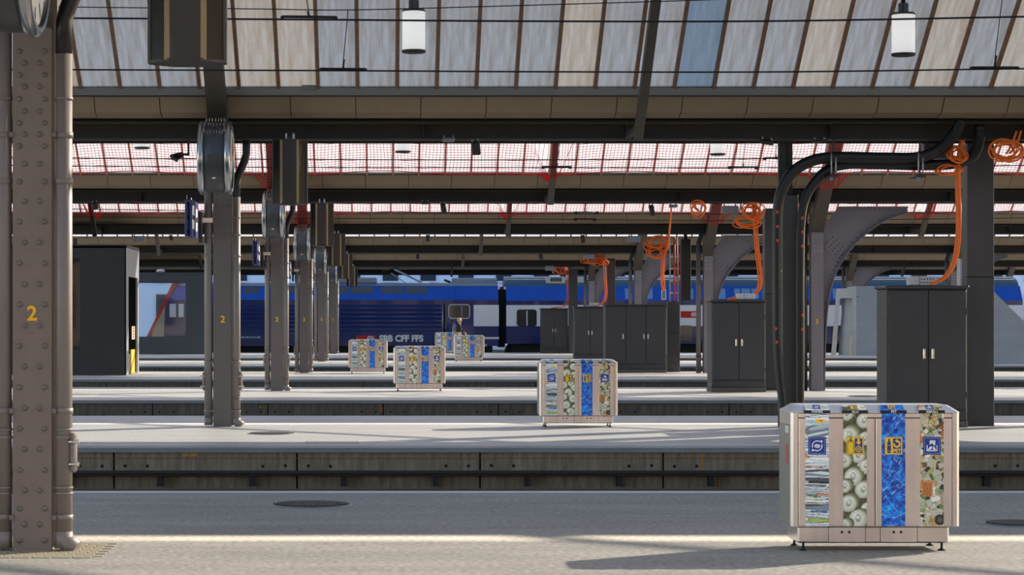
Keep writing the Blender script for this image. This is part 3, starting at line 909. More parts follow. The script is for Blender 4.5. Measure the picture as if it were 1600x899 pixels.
# ------------------------------------------------------------------ platform number signs on the columns
def col_sign(k, label):
    c = C[k]
    R = thing('platform_sign', label, 'sign', (-2.51, c, 3.2), 'blue signs bracketed to the columns')
    for x, nm in ((-0.51, 'sign_panel'), (-0.435, 'sign_panel')):
        p = MB().rbox(x - 0.02, x + 0.02, -0.55, 0.6, -0.28, 0.28, 0.006).build(nm, 'sign_blue', R)
        MB().box(x + 0.0205, x + 0.0215, 0.08, 0.38, -0.17, 0.17).build('sign_field', 'white_print', p)
        MB().box(x + 0.0205, x + 0.0215, -0.5, -0.1, 0.05, 0.2).build('sign_line', 'white_print', p)
        MB().box(x + 0.0205, x + 0.0215, -0.5, -0.1, -0.16, -0.02).build('sign_line', 'white_print', p)
    MB().rbox(-0.50, -0.15, -0.02, 0.02, -0.05, 0.03, 0.006).build('bracket', 'handle_steel', R)
    MB().rbox(-0.36, -0.31, -0.12, 0.12, -0.36, 0.12, 0.01).build('loudspeaker', 'black_plastic', R)
    for q in (-0.4, 0.4): MB().tube([(-0.51, q, 0.28), (-0.51, q, 0.36)], 0.006, 5).build('pin', 'handle_steel', R)
col_sign(1, 'pair of dark blue signs bracketed left of the clock column')
col_sign(2, 'pair of small blue signs on the second clock column')
col_sign(3, 'tiny pair of blue signs on the third clock column')

# ------------------------------------------------------------------ pendant lamps
def pendant():
    R = thing('pendant_lamp', 'x', 'lamp', (0, 0, 0), 'white cylinder pendant lamps')
    r = 0.16
    MB().lathe([(r - .004, 0.03), (r, 0.04), (r, 0.57), (r - .004, 0.58)], (0, 0, 0), 'z', 28).build('glass_cylinder', 'lamp_glass', R)
    MB().lathe([(r - 0.02, 0.0), (r + 0.006, 0.01), (r + 0.006, 0.04), (r - 0.01, 0.042)], (0, 0, 0), 'z', 28).build('bottom_ring', 'steel_dark', R)
    MB().lathe([(r + 0.004, 0.575), (r + 0.006, 0.585), (r - 0.01, 0.605)], (0, 0, 0), 'z', 28).build('top_cap', 'steel_dark', R)
    g = MB()
    for a in range(4): g.rbox(0.045 * math.cos(a * 1.57 + .4) - 0.03, 0.045 * math.cos(a * 1.57 + .4) + 0.03, 0.045 * math.sin(a * 1.57 + .4) - 0.03, 0.045 * math.sin(a * 1.57 + .4) + 0.03, 0.60, 0.74, 0.01)
    g.build('ballast_block', 'duct_grey', R)
    MB().tube([(0, 0, 0.7), (0, 0, 2.4)], 0.03, 10).build('hanging_rod', 'steel_black', R)
    for s in (-1, 1): MB().tube([(s * 0.1, 0, 0.60), (s * 0.135, 0, 0.64)], 0.005, 4).build('spring_clip', 'handle_steel', R)
    return R
pl = pendant()
for i, (px, py, Y, lab) in enumerate([(646.5, 83, 32.4, 'white cylinder pendant lamp left of centre under the nearest glass'),
                                      (1411.5, 88, 32.4, 'white cylinder pendant lamp at upper right under the nearest glass'),
                                      (629.5, 239, 49.8, 'half-hidden white pendant lamp behind the beam, near centre'),
                                      (1121.5, 243, 49.8, 'half-hidden white pendant lamp behind the beam, to the right'),
                                      (222, 233, 49.8, 'bottom of a white pendant lamp behind the beam, at the left')]):
    o = pl if i == 0 else copy_tree(pl)
    p = W(px, py, Y); o.location = p; o['label'] = lab

# ------------------------------------------------------------------ overhead line
def wire(label, Y, pts, bars=(), r=0.011, group='overhead contact wires'):
    P = [W(px, py, Y) for px, py in pts]
    R = thing('overhead_wire', label, 'overhead wire', P[0], group)
    MB().tube(smooth_path(P, 8), r, 6).build('wire', 'wire', R, R.location)
    for (x0, x1, y0, y1, top) in bars:
        b = MB().tube([W(x0, y0, Y), W(x1, y1, Y)], 0.016, 6)
        b.build('stitch_bar', 'wire', R, R.location)
        for x, y in ((x0, y0), (x1, y1)):
            MB().rbox(W(x - 2.5, y, Y).x, W(x + 2.5, y, Y).x, Y - 0.02, Y + 0.02, W(x, y + 3.5, Y).z, W(x, y - 1, Y).z, 0.004).build('wire_clamp', 'steel_black', R, R.location)
        xm, ym = (x0 + x1) / 2, (y0 + y1) / 2
        MB().tube([W(xm, ym, Y), W(xm + (top[0] - xm) * .12, ym + (top[1] - ym) * 0.2, Y), W(top[0], top[1], Y)], 0.006, 5).build('dropper', 'wire', R, R.location)
        MB().tube([W(xm, ym, Y), W(xm + (top[0] - xm) * .2, ym + (top[1] - ym) * 0.16, Y)], 0.014, 6).build('dropper_clamp', 'steel_black', R, R.location)
wire('upper contact wire crossing the nearest roof glass', 24.3, [(-60, 28), (115, 28.5), (474, 30.5), (800, 33), (1200, 33), (1660, 25)], [(441, 525, 26, 27, (474, -30))])
wire('lower contact wire crossing the nearest roof glass', 28.3, [(-60, 108), (115, 109), (536, 110.5), (800, 112), (1200, 112.5), (1553, 108), (1660, 106.5)], [(501, 571, 107.5, 108, (544, 15)), (1518, 1590, 105.5, 105.5, (1567, -10))])
wire('topmost thin messenger wire on the nearest roof glass', 28.0, [(-60, 8), (115, 11), (400, 14), (550, 15.5), (800, 9), (1100, 0), (1300, -8)], r=0.007)
wire('upper contact wire in front of the nearer red net', 41.9, [(-60, 246), (400, 249), (800, 250), (1200, 248), (1660, 246)], [(1395 - 200, 1395 - 165, 247, 247, (1212, 215))])
wire('lower contact wire in front of the nearer red net', 45.6, [(-60, 258), (400, 261.5), (800, 262), (1200, 262), (1660, 258)], [(849, 891, 260.5, 260.5, (875, 225)), (1140, 1182, 261, 261, (1165, 225))])
wire('contact wire in front of the farther red net', 60.5, [(-60, 325), (400, 330), (800, 333.5), (1200, 334), (1660, 330)], [(900, 933, 331.5, 331.5, (919, 318))])
wire('contact wire crossing the third fascia', 63.0, [(-60, 338), (400, 341), (800, 342.5), (1200, 345), (1660, 340)], [(899, 929, 342, 342.5, (917, 330))])

# ------------------------------------------------------------------ arched columns marked 3
def column3(k, X, label, number=None):
    c = C[k]
    R = thing('arched_column', label, 'column', (X, c, 0), 'arched columns of the right rows')
    MB().rbox(-0.13, 0.15, 0.0, 0.05, 0.0, 3.9, 0.004).build('front_plate', 'arch_paint', R)
    MB().box(-0.10, 0.10, 0.05, 0.30, 0.0, 4.42).build('web_box', 'arch_paint', R)
    MB().rbox(-0.13, 0.15, 0.30, 0.34, 0.0, 4.42, 0.004).build('rear_plate', 'arch_paint', R)
    # spandrel plate with curved inner edge
    inner = smooth_path([(2.13, 0, 4.13), (1.55, 0, 3.92), (1.01, 0, 3.51), (0.68, 0, 3.12), (0.47, 0, 2.76), (0.33, 0, 2.3), (0.24, 0, 1.65), (0.20, 0, 0.7), (0.19, 0, 0.0)], 4)
    poly = [(0.12, 0.0), (0.12, 3.72), (0.50, 4.26), (2.13, 4.26)] + [(p.x, p.z) for p in inner]
    arch = MB().prism(poly, 'y', 0.14, 0.165).build('arch_plate', 'arch_paint', R)
    fl = MB()
    for a, b in zip(inner[:-1], inner[1:]):
        d = (b - a).normalized(); nrm = Vector((d.z, 0, -d.x)) * 0.022
        q = [a, b, b + nrm, a + nrm]
        fl.add([(p.x, 0.03, p.z) for p in q] + [(p.x, 0.27, p.z) for p in q], [(0, 1, 2, 3), (7, 6, 5, 4), (0, 4, 5, 1), (1, 5, 6, 2), (2, 6, 7, 3), (3, 7, 4, 0)])
    fl.build('arch_flange', 'arch_paint', arch)
    MB().box(0.5, 2.13, 0.05, 0.25, 4.26, 4.29).build('top_flange', 'arch_paint', arch)
    rv = MB()
    for p in inner[2:-2:1]:
        rv.lathe([(0.014, 0.138), (0.009, 0.128)], (p.x - 0.06, 0, p.z + 0.05), 'y', 6)
    for i in range(6):
        for j in range(4):
            u, v = i * 0.11, j * 0.09
            rv.lathe([(0.014, 0.138), (0.009, 0.128)], (0.22 + u * 0.72 + v * 0.6, 0, 3.42 - u * 0.72 + v * 0.6), 'y', 6)
    for i in range(14):
        rv.lathe([(0.012, 0.138), (0.008, 0.128)], (0.6 + i * 0.11, 0, 4.21), 'y', 6)
    rv.build('arch_rivets', 'steel_dark', arch)
    MB().add([(0.14, 0.136, 3.35), (0.15, 0.136, 3.36), (0.55, 0.136, 2.93), (0.54, 0.136, 2.92)], [(0, 1, 2, 3)]).build('splice_seam', 'rivet_paint', arch)
    r2 = MB()
    for i in range(4):
        for s in (-0.08, 0.0, 0.08): r2.lathe([(0.016, 0.0), (0.010, -0.010)], (s + 0.01, 0, 3.25 + i * 0.12), 'y', 8)
    r2.build('plate_rivets', 'handle_steel', R)
    if k == 1: return R
    b = MB().tube([(-0.29, 0.08, 0.0), (-0.29, 0.08, 3.9)], 0.075, 18).build('drainpipe', 'pipe_black' if k < 3 else 'column_paint_far', R)
    MB().tube([(-0.29, 0.08, 0.5), (-0.29, 0.08, 0.54)], 0.083, 18).build('pipe_sleeve', 'pipe_black', b)
    MB().tube([(-0.29, 0.08, 3.9), (-0.29, 0.08, 4.05), (-0.20, 0.08, 4.3), (-0.18, 0.08, 4.6)], 0.075, 14).build('upper_pipe', 'pipe_black', b)
    if number:
        nm = place('painted_number', text_mesh(number, 0.16, 'yellow_paint', 0.004), R, (-0.01, -0.003, 1.60))
        nm['label'] = 'yellow painted number 3'
    return R
column3(1, 10.2, 'arched grey column just beyond the right edge of the picture', '3')
column3(2, 10.05, 'arched riveted column with a yellow 3 beside the black hoses', '3')
column3(3, 10.05, 'arched column with a small yellow 3 left of the two-door cabinet', '3')
column3(4, 10.05, 'arched column rising behind the three-door cabinet')
column3(5, 10.05, 'small far arched column behind the cabinets')
column3(4, 22.6, 'dark arched column behind the tall right cabinet')
column3(5, 22.6, 'far arched column above the concrete stair wall')

# ------------------------------------------------------------------ plain cable ducts beside the cabinets
DL = {1: 'tall plain dark grey duct post at right beside the tall cabinet', 2: 'plain grey duct post behind the two-door cabinet',
      3: 'short grey duct post below the cable ladder', 4: 'plain grey duct post behind the three-door cabinet', 5: 'far grey duct post beside the smallest cabinet'}
DUCT = {1: (1511, 1553.5, 36.15, 4.40), 2: (1195, 1223, 54.2, 4.25), 3: (1043, 1062.5, 73.4, 2.22), 4: (948.5, 961.5, 93.2, 4.12), 5: (889, 902.5, 114.2, 4.15)}
for k, (a, b, Y, top) in DUCT.items():
    R = thing('duct_post', DL[k], 'post', (WX(a, Y), Y, 0), 'grey duct posts')
    w = WX(b, Y) - WX(a, Y)
    zs = {1: WZ(433, Y), 2: WZ(460, Y)}.get(k, top * 0.55)
    MB().rbox(0, w, 0, 0.35, 0, zs - 0.004, 0.006).build('lower_casing', 'duct_grey', R)
    MB().rbox(0.003, w - 0.003, 0.003, 0.347, zs + 0.004, top, 0.006).build('upper_casing', 'duct_grey', R)
    MB().box(0.01, w - 0.01, 0.01, 0.34, zs - 0.01, zs + 0.01).build('casing_joint', 'joint_black', R)

# ------------------------------------------------------------------ electrical cabinets
CAB = [  # front-left px, right px, front Y, top py, splits px, label
    (1386, 1512, 35.6, 446.5, [1451], 'tall dark grey double-door cabinet on the second platform behind the big bin'),
    (1112, 1196.5, 53.0, 468.5, [1155], 'dark grey double-door cabinet on the third platform with orange cable on top'),
    (946, 1041.5, 72.6, 475.5, [978, 1009.5], 'wide dark grey three-door cabinet on the fourth platform'),
    (897.5, 946, 92.6, 479, [922.5], 'dark grey double-door cabinet partly hidden by the three-door one'),
    (845.5, 887.5, 114.4, 482, [866], 'smallest dark grey double-door cabinet, farthest, in front of the coach')]
def cabinet(a, b, Y, top, splits, label):
    x0, x1 = WX(a, Y), WX(b, Y)
    R = thing('electrical_cabinet', label, 'cabinet', ((x0 + x1) / 2, Y, 0), 'dark electrical cabinets')
    h = WZ(top, Y); w = (x1 - x0) / 2
    zb = 0.10
    MB().rbox(-w + 0.0, w, 0.03, 0.75, zb, h - 0.05, 0.012).build('body', 'cabinet_grey', R)
    MB().rbox(-w - 0.03, w + 0.02, -0.03, 0.80, h - 0.05, h, 0.012).build('roof_lid', 'cabinet_grey', R)
    MB().rbox(-w - 0.01, w + 0.005, 0.0, 0.78, 0.0, zb, 0.006).build('plinth', 'cabinet_plinth', R)
    MB().rbox(-w + 0.01, w - 0.01, 0.012, 0.04, zb + 0.01, zb + 0.16, 0.006).build('kick_panel', 'cabinet_grey', R)
    e = [-w] + [WX(s, Y) - (x0 + x1) / 2 for s in splits] + [w]
    for i in range(len(e) - 1):
        m0 = 0.02 if i == 0 else 0.008
        m1 = 0.02 if i == len(e) - 2 else 0.008
        d = MB().rbox(e[i] + m0, e[i + 1] - m1, 0.0, 0.035, zb + 0.175, h - 0.075, 0.008).build('door', 'cabinet_grey', R)
        three = len(e) == 4
        right_hinge = (i == 0) or (three and i == 1)
        hx = e[i + 1] - 0.065 if right_hinge else e[i] + 0.065
        if three and i == 0: hx = e[1] - 0.085
        hz = 1.13
        MB().rbox(hx - 0.022, hx + 0.022, -0.016, 0.003, hz - 0.08, hz + 0.08, 0.008).build('handle', 'handle_steel', d)
        MB().rbox(hx - 0.014, hx + 0.014, -0.03, -0.016, hz - 0.02, hz + 0.06, 0.006).build('lever', 'handle_steel', d)
    hg = MB().rbox(-0.012, 0.012, -0.008, 0.01, -0.05, 0.05, 0.004).mesh('hinge', 'cabinet_grey')
    for z in (0.5, h - 0.4):
        place('hinge', hg, R, (-w + 0.01, 0.01, z)); place('hinge', hg, R, (w - 0.01, 0.01, z))
    return R
for cb in CAB: cabinet(*cb)

def small_box(name, label, cat, px0, px1, py0, py1, Y, d, m, group=None, hook=True, tilt=0.0, loc_on=None):
    a, b = W(px0, py1, Y), W(px1, py0, Y)
    R = thing(name, label, cat, ((a.x + b.x) / 2, Y, a.z), group)
    w, h = (b.x - a.x) / 2, b.z - a.z
    body = MB().rbox(-w, w, -d / 2, d / 2, 0, h, 0.015).build('housing', m, R)
    if tilt: R.rotation_euler = (math.radians(14), math.radians(tilt), 0)
    if hook:
        for s in (-0.7, 0.7):
            MB().rbox(s * w - 0.014, s * w + 0.014, -0.02, 0.02, h - 0.005, h + 0.045, 0.006).build('hook', 'box_grey', R)
    return R, w, h
# connection boxes standing on the cabinets
for i, (px0, px1, py0, py1, Y, lab) in enumerate([(1418, 1461, 432, 446.4, 35.95, 'white connection box pair on top of the tall right cabinet'),
                                    (1151, 1180, 459, 467.8, 53.3, 'pale connection box on the third-platform cabinet'),
                                    (921, 936, 473.5, 478.6, 92.9, 'small pale box on the partly hidden cabinet')]):
    R, w, h = small_box('connection_box', lab, 'box', px0, px1, py0, py1, Y, 0.2, 'white_box', 'boxes on the cabinets', hook=False)
    MB().box(-w * 0.25, -w * 0.22, -0.103, -0.099, 0.0, h).build('seam', 'duct_grey', R)
    if i == 0:
        g = MB()
        for a in range(5):
            for b in range(2): g.lathe([(0.012, -0.101), (0.010, -0.107)], (-0.02 + a * 0.045, 0, h * (0.33 + 0.36 * b)), 'y', 8)
        g.build('knockouts', 'duct_grey', R)

# ------------------------------------------------------------------ orange cables
def cable_bundle(label, Y, path, n=5, spread=0.035, coils=(), r=0.017):
    P = [W(px, py, Y + (dy[0] if dy else 0.0)) for px, py, *dy in path]
    R = thing('orange_cable_bundle', label, 'cable', P[-1], 'orange cable bundles')
    for i in range(n):
        a = 2 * math.pi * i / n
        o = [Vector((math.cos(a + j * 0.35), math.sin(a + j * .35), random.uniform(-.4, .4))) * spread * (1.0 + 0.4 * random.random()) for j in range(len(P))]
        MB().tube(smooth_path([p + d for p, d in zip(P, o)], 6), r, 6).build('cable', 'orange_cable', R, R.location)
    for (px, py, rx, rz, m) in coils:
        for i in range(m):
            cpt = W(px + random.uniform(-5, 5), py + random.uniform(-3, 3), Y + random.uniform(-.2, .05))
            fx, fz = rx * random.uniform(.65, 1.1), rz * random.uniform(.65, 1.1)
            tl = random.uniform(-.5, .5); ph = random.uniform(0, 6.3)
            pts = []
            for q in range(26):
                a = ph + q / 25 * 2 * math.pi * 1.1
                pts.append(cpt + Vector((fx * math.cos(a), 0.06 * math.sin(a + tl) + q * 0.002, fz * math.sin(a) + tl * fx * math.cos(a) * 0.5)))
            MB().tube(pts, r * 0.85, 5).build('cable_coil', 'orange_cable', R, R.location)
cable_bundle('orange cables hanging down beside the tall right duct post', 35.58, [(1504, 219), (1500, 236), (1497, 270), (1498, 330), (1497, 372), (1492, 405), (1482, 428), (1468, 440), (1455, 443)], 6, 0.022,
             [(1497, 240, 0.15, 0.13, 5), (1482, 268, 0.22, 0.10, 3)])
cable_bundle('dark orange cable coils hanging at the right edge under the beam', 35.3, [(1592, 205), (1585, 225), (1575, 240)], 2, 0.03, [(1572, 236, 0.22, 0.16, 6)])
cable_bundle('orange cables dropping onto the two-door third-platform cabinet', 53.4, [(1178, 318), (1180, 345), (1183, 385), (1187, 425), (1187, 447), (1181, 459), (1170, 465), (1150, 466.5), (1140, 467)], 5, 0.035,
             [(1175, 332, 0.22, 0.18, 8), (1168, 345, 0.30, 0.14, 4), (1160, 466.5, 0.30, 0.01, 3)])
cable_bundle('small orange cable coil hanging below the beam left of the grey box', 53.0, [(1083, 318), (1086, 324), (1092, 330)], 2, 0.02, [(1094, 326, 0.17, 0.17, 4)])
cable_bundle('orange cable coils and drop with a white junction box at the end', 72.0, [(1043, 367), (1043, 374), (1042, 386), (1037, 400), (1035, 425), (1036, 442), (1037.5, 455)], 5, 0.04,
             [(1024, 379, 0.32, 0.20, 8), (1025, 395, 0.24, 0.18, 6)])
cable_bundle('orange cables looping onto the partly hidden cabinet', 92.7, [(938, 401), (943, 407), (945, 430), (947, 455), (945, 468), (940, 475), (936, 477.5)], 4, 0.04,
             [(928, 405, 0.42, 0.14, 8), (936, 409, 0.30, 0.16, 4)])
cable_bundle('small orange cables dropping onto the farthest cabinet', 114.5, [(882, 417), (886, 428), (887.5, 450), (887, 468), (882, 478), (870, 481), (862, 481.3)], 3, 0.05,
             [(874, 421, 0.32, 0.22, 6)])
p = thing('junction_box', 'small white junction box at the end of an orange cable drop', 'box', W(1037, 468.5, 72.0))
MB().rbox(-0.07, 0.07, -0.04, 0.04, 0, 0.30, 0.015).build('housing', 'white_box', p)
MB().rbox(-0.06, 0.06, -0.046, -0.04, 0.03, 0.27, 0.01).build('cover', 'box_grey', p)

# cable ladder with red cables and dark riser beside it
Y = 73.55
R = thing('cable_ladder', 'pale cable ladder with red cables standing on the short grey post', 'cable ladder', W(1053, 471.7, Y))
for px in (1047, 1059.5): MB().box(WX(px - 1, Y), WX(px + 1, Y), Y - 0.03, Y + 0.03, WZ(471.7, Y), WZ(372, Y)).build('side_rail', 'lift_trim', R, R.location)
for i in range(5):
    py = 382 + i * 19
    MB().box(WX(1046, Y), WX(1060.5, Y), Y - 0.05, Y - 0.02, WZ(py + 1.4, Y), WZ(py - 1.4, Y)).build('rung', 'white_box', R, R.location)
for px, m in ((1052.5, 'red_tag'), (1054.3, 'orange_cable'), (1058, 'red_tag')):
    MB().tube([W(px, 471, Y - 0.08), W(px + 0.5, 420, Y - 0.08), W(px, 370, Y - 0.08)], 0.016, 6).build('cable', m, R, R.location)
R = thing('riser_box', 'dark brown vertical riser box beside the cable ladder', 'riser', W(1071, 470, 73.1))
MB().rbox(-0.155, 0.155, -0.15, 0.15, 0, WZ(374, 73.1) - WZ(470, 73.1), 0.01).build('casing', 'steel_dark', R)
MB().box(-0.05, 0.05, -0.05, 0.05, WZ(374, 73.1) - WZ(470, 73.1), 4.64 - WZ(470, 73.1)).build('hanger', 'steel_dark', R)

# ------------------------------------------------------------------ black hoses and their post
Y = 35.45
R = thing('hose_post', 'dark grey post between the two black hoses', 'post', (WX(1235, 35.75), 35.75, 0))
w = WX(1248, 35.75) - WX(1223, 35.75)
MB().rbox(-w / 2, w / 2, 0, 0.16, 0, WZ(305, 35.75), 0.008).build('casing', 'duct_grey', R)
MB().box(-w / 2 - 0.03, w / 2 - 0.06, 0.17, 0.25, 0.0, WZ(222, 36.0)).build('rear_rail', 'steel_dark', R)
MB().box(-0.02, 0.02, 0.12, 0.17, WZ(305, 35.75) - 0.4, WZ(222, 36.0)).build('fixing_bar', 'steel_black', R)
MB().rbox(-w / 2 - 0.07, -w / 2, 0.02, 0.10, WZ(424, Y), WZ(421, Y), 0.004).build('cable_tie', 'handle_steel', R)
MB().rbox(w / 2, w / 2 + 0.07, 0.02, 0.10, WZ(424, Y), WZ(421, Y), 0.004).build('cable_tie', 'handle_steel', R)
def hose(label, path, rad, tags, Yh):
    P = smooth_path([W(px, py, Yh) for px, py in path], 8)
    R = thing('black_hose', label, 'hose', P[-1], 'black hoses')
    rr = [rad if i < len(P) * 0.55 else rad - (rad - 0.066) * min(1, (i - len(P) * 0.55) / (len(P) * 0.1)) for i in range(len(P))]
    MB().tube(P, rr, 16).build('hose_wall', 'hose_black', R, R.location)
    ribs = MB()
    for i in range(2, 18):
        a, b = P[i], P[i + 1]
        for f in (0.25, 0.75):
            c_ = a.lerp(b, f); d = (b - a).normalized() * 0.007
            ribs.tube([c_ - d, c_ + d], rad + 0.006, 16)
    ribs.build('corrugation', 'hose_black', R, R.location)
    for px, py in tags:
        o = W(px, py, Yh - rad - 0.004)
        MB().rbox(o.x - 0.016, o.x + 0.016, o.y - 0.008, o.y + 0.02, o.z - 0.022, o.z + 0.022, 0.005).build('red_tag', 'red_tag', R, R.location)
    return R
hose('outer black corrugated hose arching left over the post', [(1502, 188), (1492, 208), (1470, 232), (1436, 246), (1380, 247), (1310, 246), (1270, 251), (1238, 270), (1219, 305), (1214, 350), (1213.5, 430), (1214, 520), (1217, 575), (1224, 640), (1226, 664)], 0.086, [(1215, 331.5), (1215, 354), (1215, 376), (1213, 514), (1214, 535)], 35.45)
hose('inner black corrugated hose hugging the right of the post', [(1530, 196), (1529, 222), (1518, 245), (1490, 256), (1440, 258), (1380, 257), (1320, 257), (1288, 270), (1262, 302), (1252, 345), (1250, 430), (1250, 520), (1250, 600), (1250, 664)], 0.080, [(1253.5, 341), (1253.5, 363), (1253.5, 385), (1253.5, 493), (1253.5, 515)], 35.62)
for px, lab in ((1302, 'left'), (1438, 'right')):
    R = thing('hose_hanger', 'bent metal hanger carrying the two hoses, the %s one' % lab, 'hanger', W(px, 272, 35.3), 'hose hangers')
    for dx in (-3, 4):
        MB().tube([W(px + dx, 242 + dx, 35.30), W(px + dx, 272, 35.30)], 0.012, 6).build('hanger_rod', 'lift_trim', R, R.location)
    MB().rbox(WX(px - 7, 35.3), WX(px + 8, 35.3), 35.27, 35.75, WZ(277, 35.3), WZ(273.5, 35.3), 0.006).build('hanger_rail', 'steel_dark', R, R.location)
    MB().rbox(WX(px - 6, 35.3), WX(px - 1, 35.3), 35.27, 35.31, WZ(283, 35.3), WZ(277, 35.3), 0.004).build('hanger_plate', 'box_grey', R, R.location)
    MB().box(WX(px - 1, 35.7), WX(px + 1, 35.7), 35.72, 35.76, WZ(273, 35.7), 4.43).build('hanger_drop', 'steel_dark', R, R.location)

# ------------------------------------------------------------------ small fittings under the beams
FIT = [  # name, label, cat, px0, px1, py0, py1, Y, d, mat, tilt
    ('flat_lamp', 'flat dark fitting under the nearest beam, right of the boxes', 'light fitting', 691, 711, 216, 221.5, 35.6, .2, 'box_grey', 0),
    ('loudspeaker', 'tilted dark loudspeaker box under the nearest beam at centre', 'loudspeaker', 738, 751, 221, 241, 35.6, .2, 'steel_dark', -6),
    ('loudspeaker', 'dark loudspeaker box under the nearest beam, right of centre pendant', 'loudspeaker', 1187, 1207, 218.5, 225, 35.5, .2, 'steel_dark', 8),
    ('flat_lamp', 'flat dark fitting under the nearest beam near the hose post', 'light fitting', 1270, 1291, 219, 224, 35.6, .2, 'steel_dark', 0),
    ('camera_housing', 'boxy camera housing under the nearest beam between the hoses', 'camera', 1441, 1487, 223.5, 249, 36.38, .25, 'duct_grey', 0),
    ('flat_lamp', 'small flat fitting under the second beam at centre', 'light fitting', 658, 670, 315.5, 319.5, 53.7, .2, 'steel_dark', 0),
    ('loudspeaker', 'small tilted loudspeaker box under the second beam at centre', 'loudspeaker', 690, 698, 318.5, 332, 53.7, .2, 'steel_dark', -10),
    ('loudspeaker', 'small loudspeaker box under the second beam above the cabinets', 'loudspeaker', 1016, 1023, 321, 336, 53.7, .2, 'steel_dark', -10),
    ('flat_lamp', 'small pale fitting holding a single orange cable', 'light fitting', 1046, 1058, 320, 324.5, 53.7, .2, 'box_grey', 0),
    ('terminal_box', 'grey terminal box under the second beam beside the orange coils', 'box', 1128, 1153, 322, 334, 53.6, .25, 'box_grey', 0),
    ('terminal_box', 'grey terminal box under the third beam beside orange coils', 'box', 980, 1000.5, 369, 378.5, 71.8, .25, 'box_grey', 0),
    ('terminal_box', 'small grey terminal box under the fourth beam', 'box', 912, 929, 398, 404.5, 91.8, .25, 'box_grey', 0),
    ('terminal_box', 'tiny grey terminal box under the fifth beam', 'box', 852, 866, 416, 423, 112.6, .25, 'box_grey', 0),
    ('loudspeaker', 'dark loudspeaker under the third beam at centre', 'loudspeaker', 665.5, 671.5, 367.5, 378, 71.8, .2, 'steel_dark', 0),
    ('loudspeaker', 'dark loudspeaker under the third beam, right of centre', 'loudspeaker', 908, 914.5, 368, 379, 71.8, .2, 'steel_dark', -6),
    ('loudspeaker', 'tiny dark loudspeaker under the fourth beam', 'loudspeaker', 843, 848.5, 396.5, 405, 91.8, .2, 'steel_dark', -8),
    ('loudspeaker', 'tiny round-edged loudspeaker under the fourth beam at centre', 'loudspeaker', 650, 655.5, 397, 405, 91.8, .2, 'steel_dark', 0),
    ('display_box', 'grey box lamp hanging above the lift housing', 'light fitting', 207, 227, 369, 377.5, 72.0, .3, 'box_grey', 0),
    ('loudspeaker', 'small dark loudspeaker left of the clock column in the third bay', 'loudspeaker', 266, 271, 368, 375, 71.8, .2, 'steel_dark', -15),
    ('loudspeaker', 'dark box under the second beam left of the clock column', 'loudspeaker', 146, 154, 316, 327, 53.7, .2, 'steel_black', -8)]
for f in FIT:
    small_box(f[0], f[1], f[2], f[3], f[4], f[5], f[6], f[7], f[8], f[9], None, True, f[10])
# security camera on a bracket, upper left
R = thing('security_camera', 'dark camera on an angled bracket under the beam left of the clock', 'camera', W(277, 248, 35.4))
MB().box(WX(293, 35.4), WX(296, 35.4), 35.38, 35.42, WZ(243, 35.4), 4.43).build('drop_bar', 'steel_black', R, R.location)
MB().box(WX(279, 35.4), WX(296, 35.4), 35.38, 35.42, WZ(243, 35.4), WZ(240, 35.4)).build('arm', 'steel_black', R, R.location)
MB().tube([W(268, 244, 35.3), W(272, 246, 35.4), W(284, 242, 35.5)], [0.03, 0.055, 0.045], 12).build('camera_body', 'black_plastic', R, R.location)
MB().tube([W(275, 247, 35.35), W(276, 251.5, 35.3)], [0.055, 0.02], 12).build('camera_hood', 'black_plastic', R, R.location)
# single orange cable drop and its lead
p = [W(1049, 323, 53.6), W(1048, 340, 53.8), W(1046, 360, 55), W(1045.5, 372, 56), W(1043, 390, 57)]
tag(MB().tube(smooth_path(p, 6), 0.02, 6).build('orange_cable', 'orange_cable'), 'single orange cable hanging from the small pale fitting', 'cable')

# ------------------------------------------------------------------ recycling bins: printed strips
def blur(a, n):
    for _ in range(n):
        a = (np.roll(a, 1, 0) + np.roll(a, -1, 0) + np.roll(a, 1, 1) + np.roll(a, -1, 1) + 2 * a) / 6
    return a
PW, PH = 56, 266
gy, gx = np.mgrid[0:PH, 0:PW].astype(float)

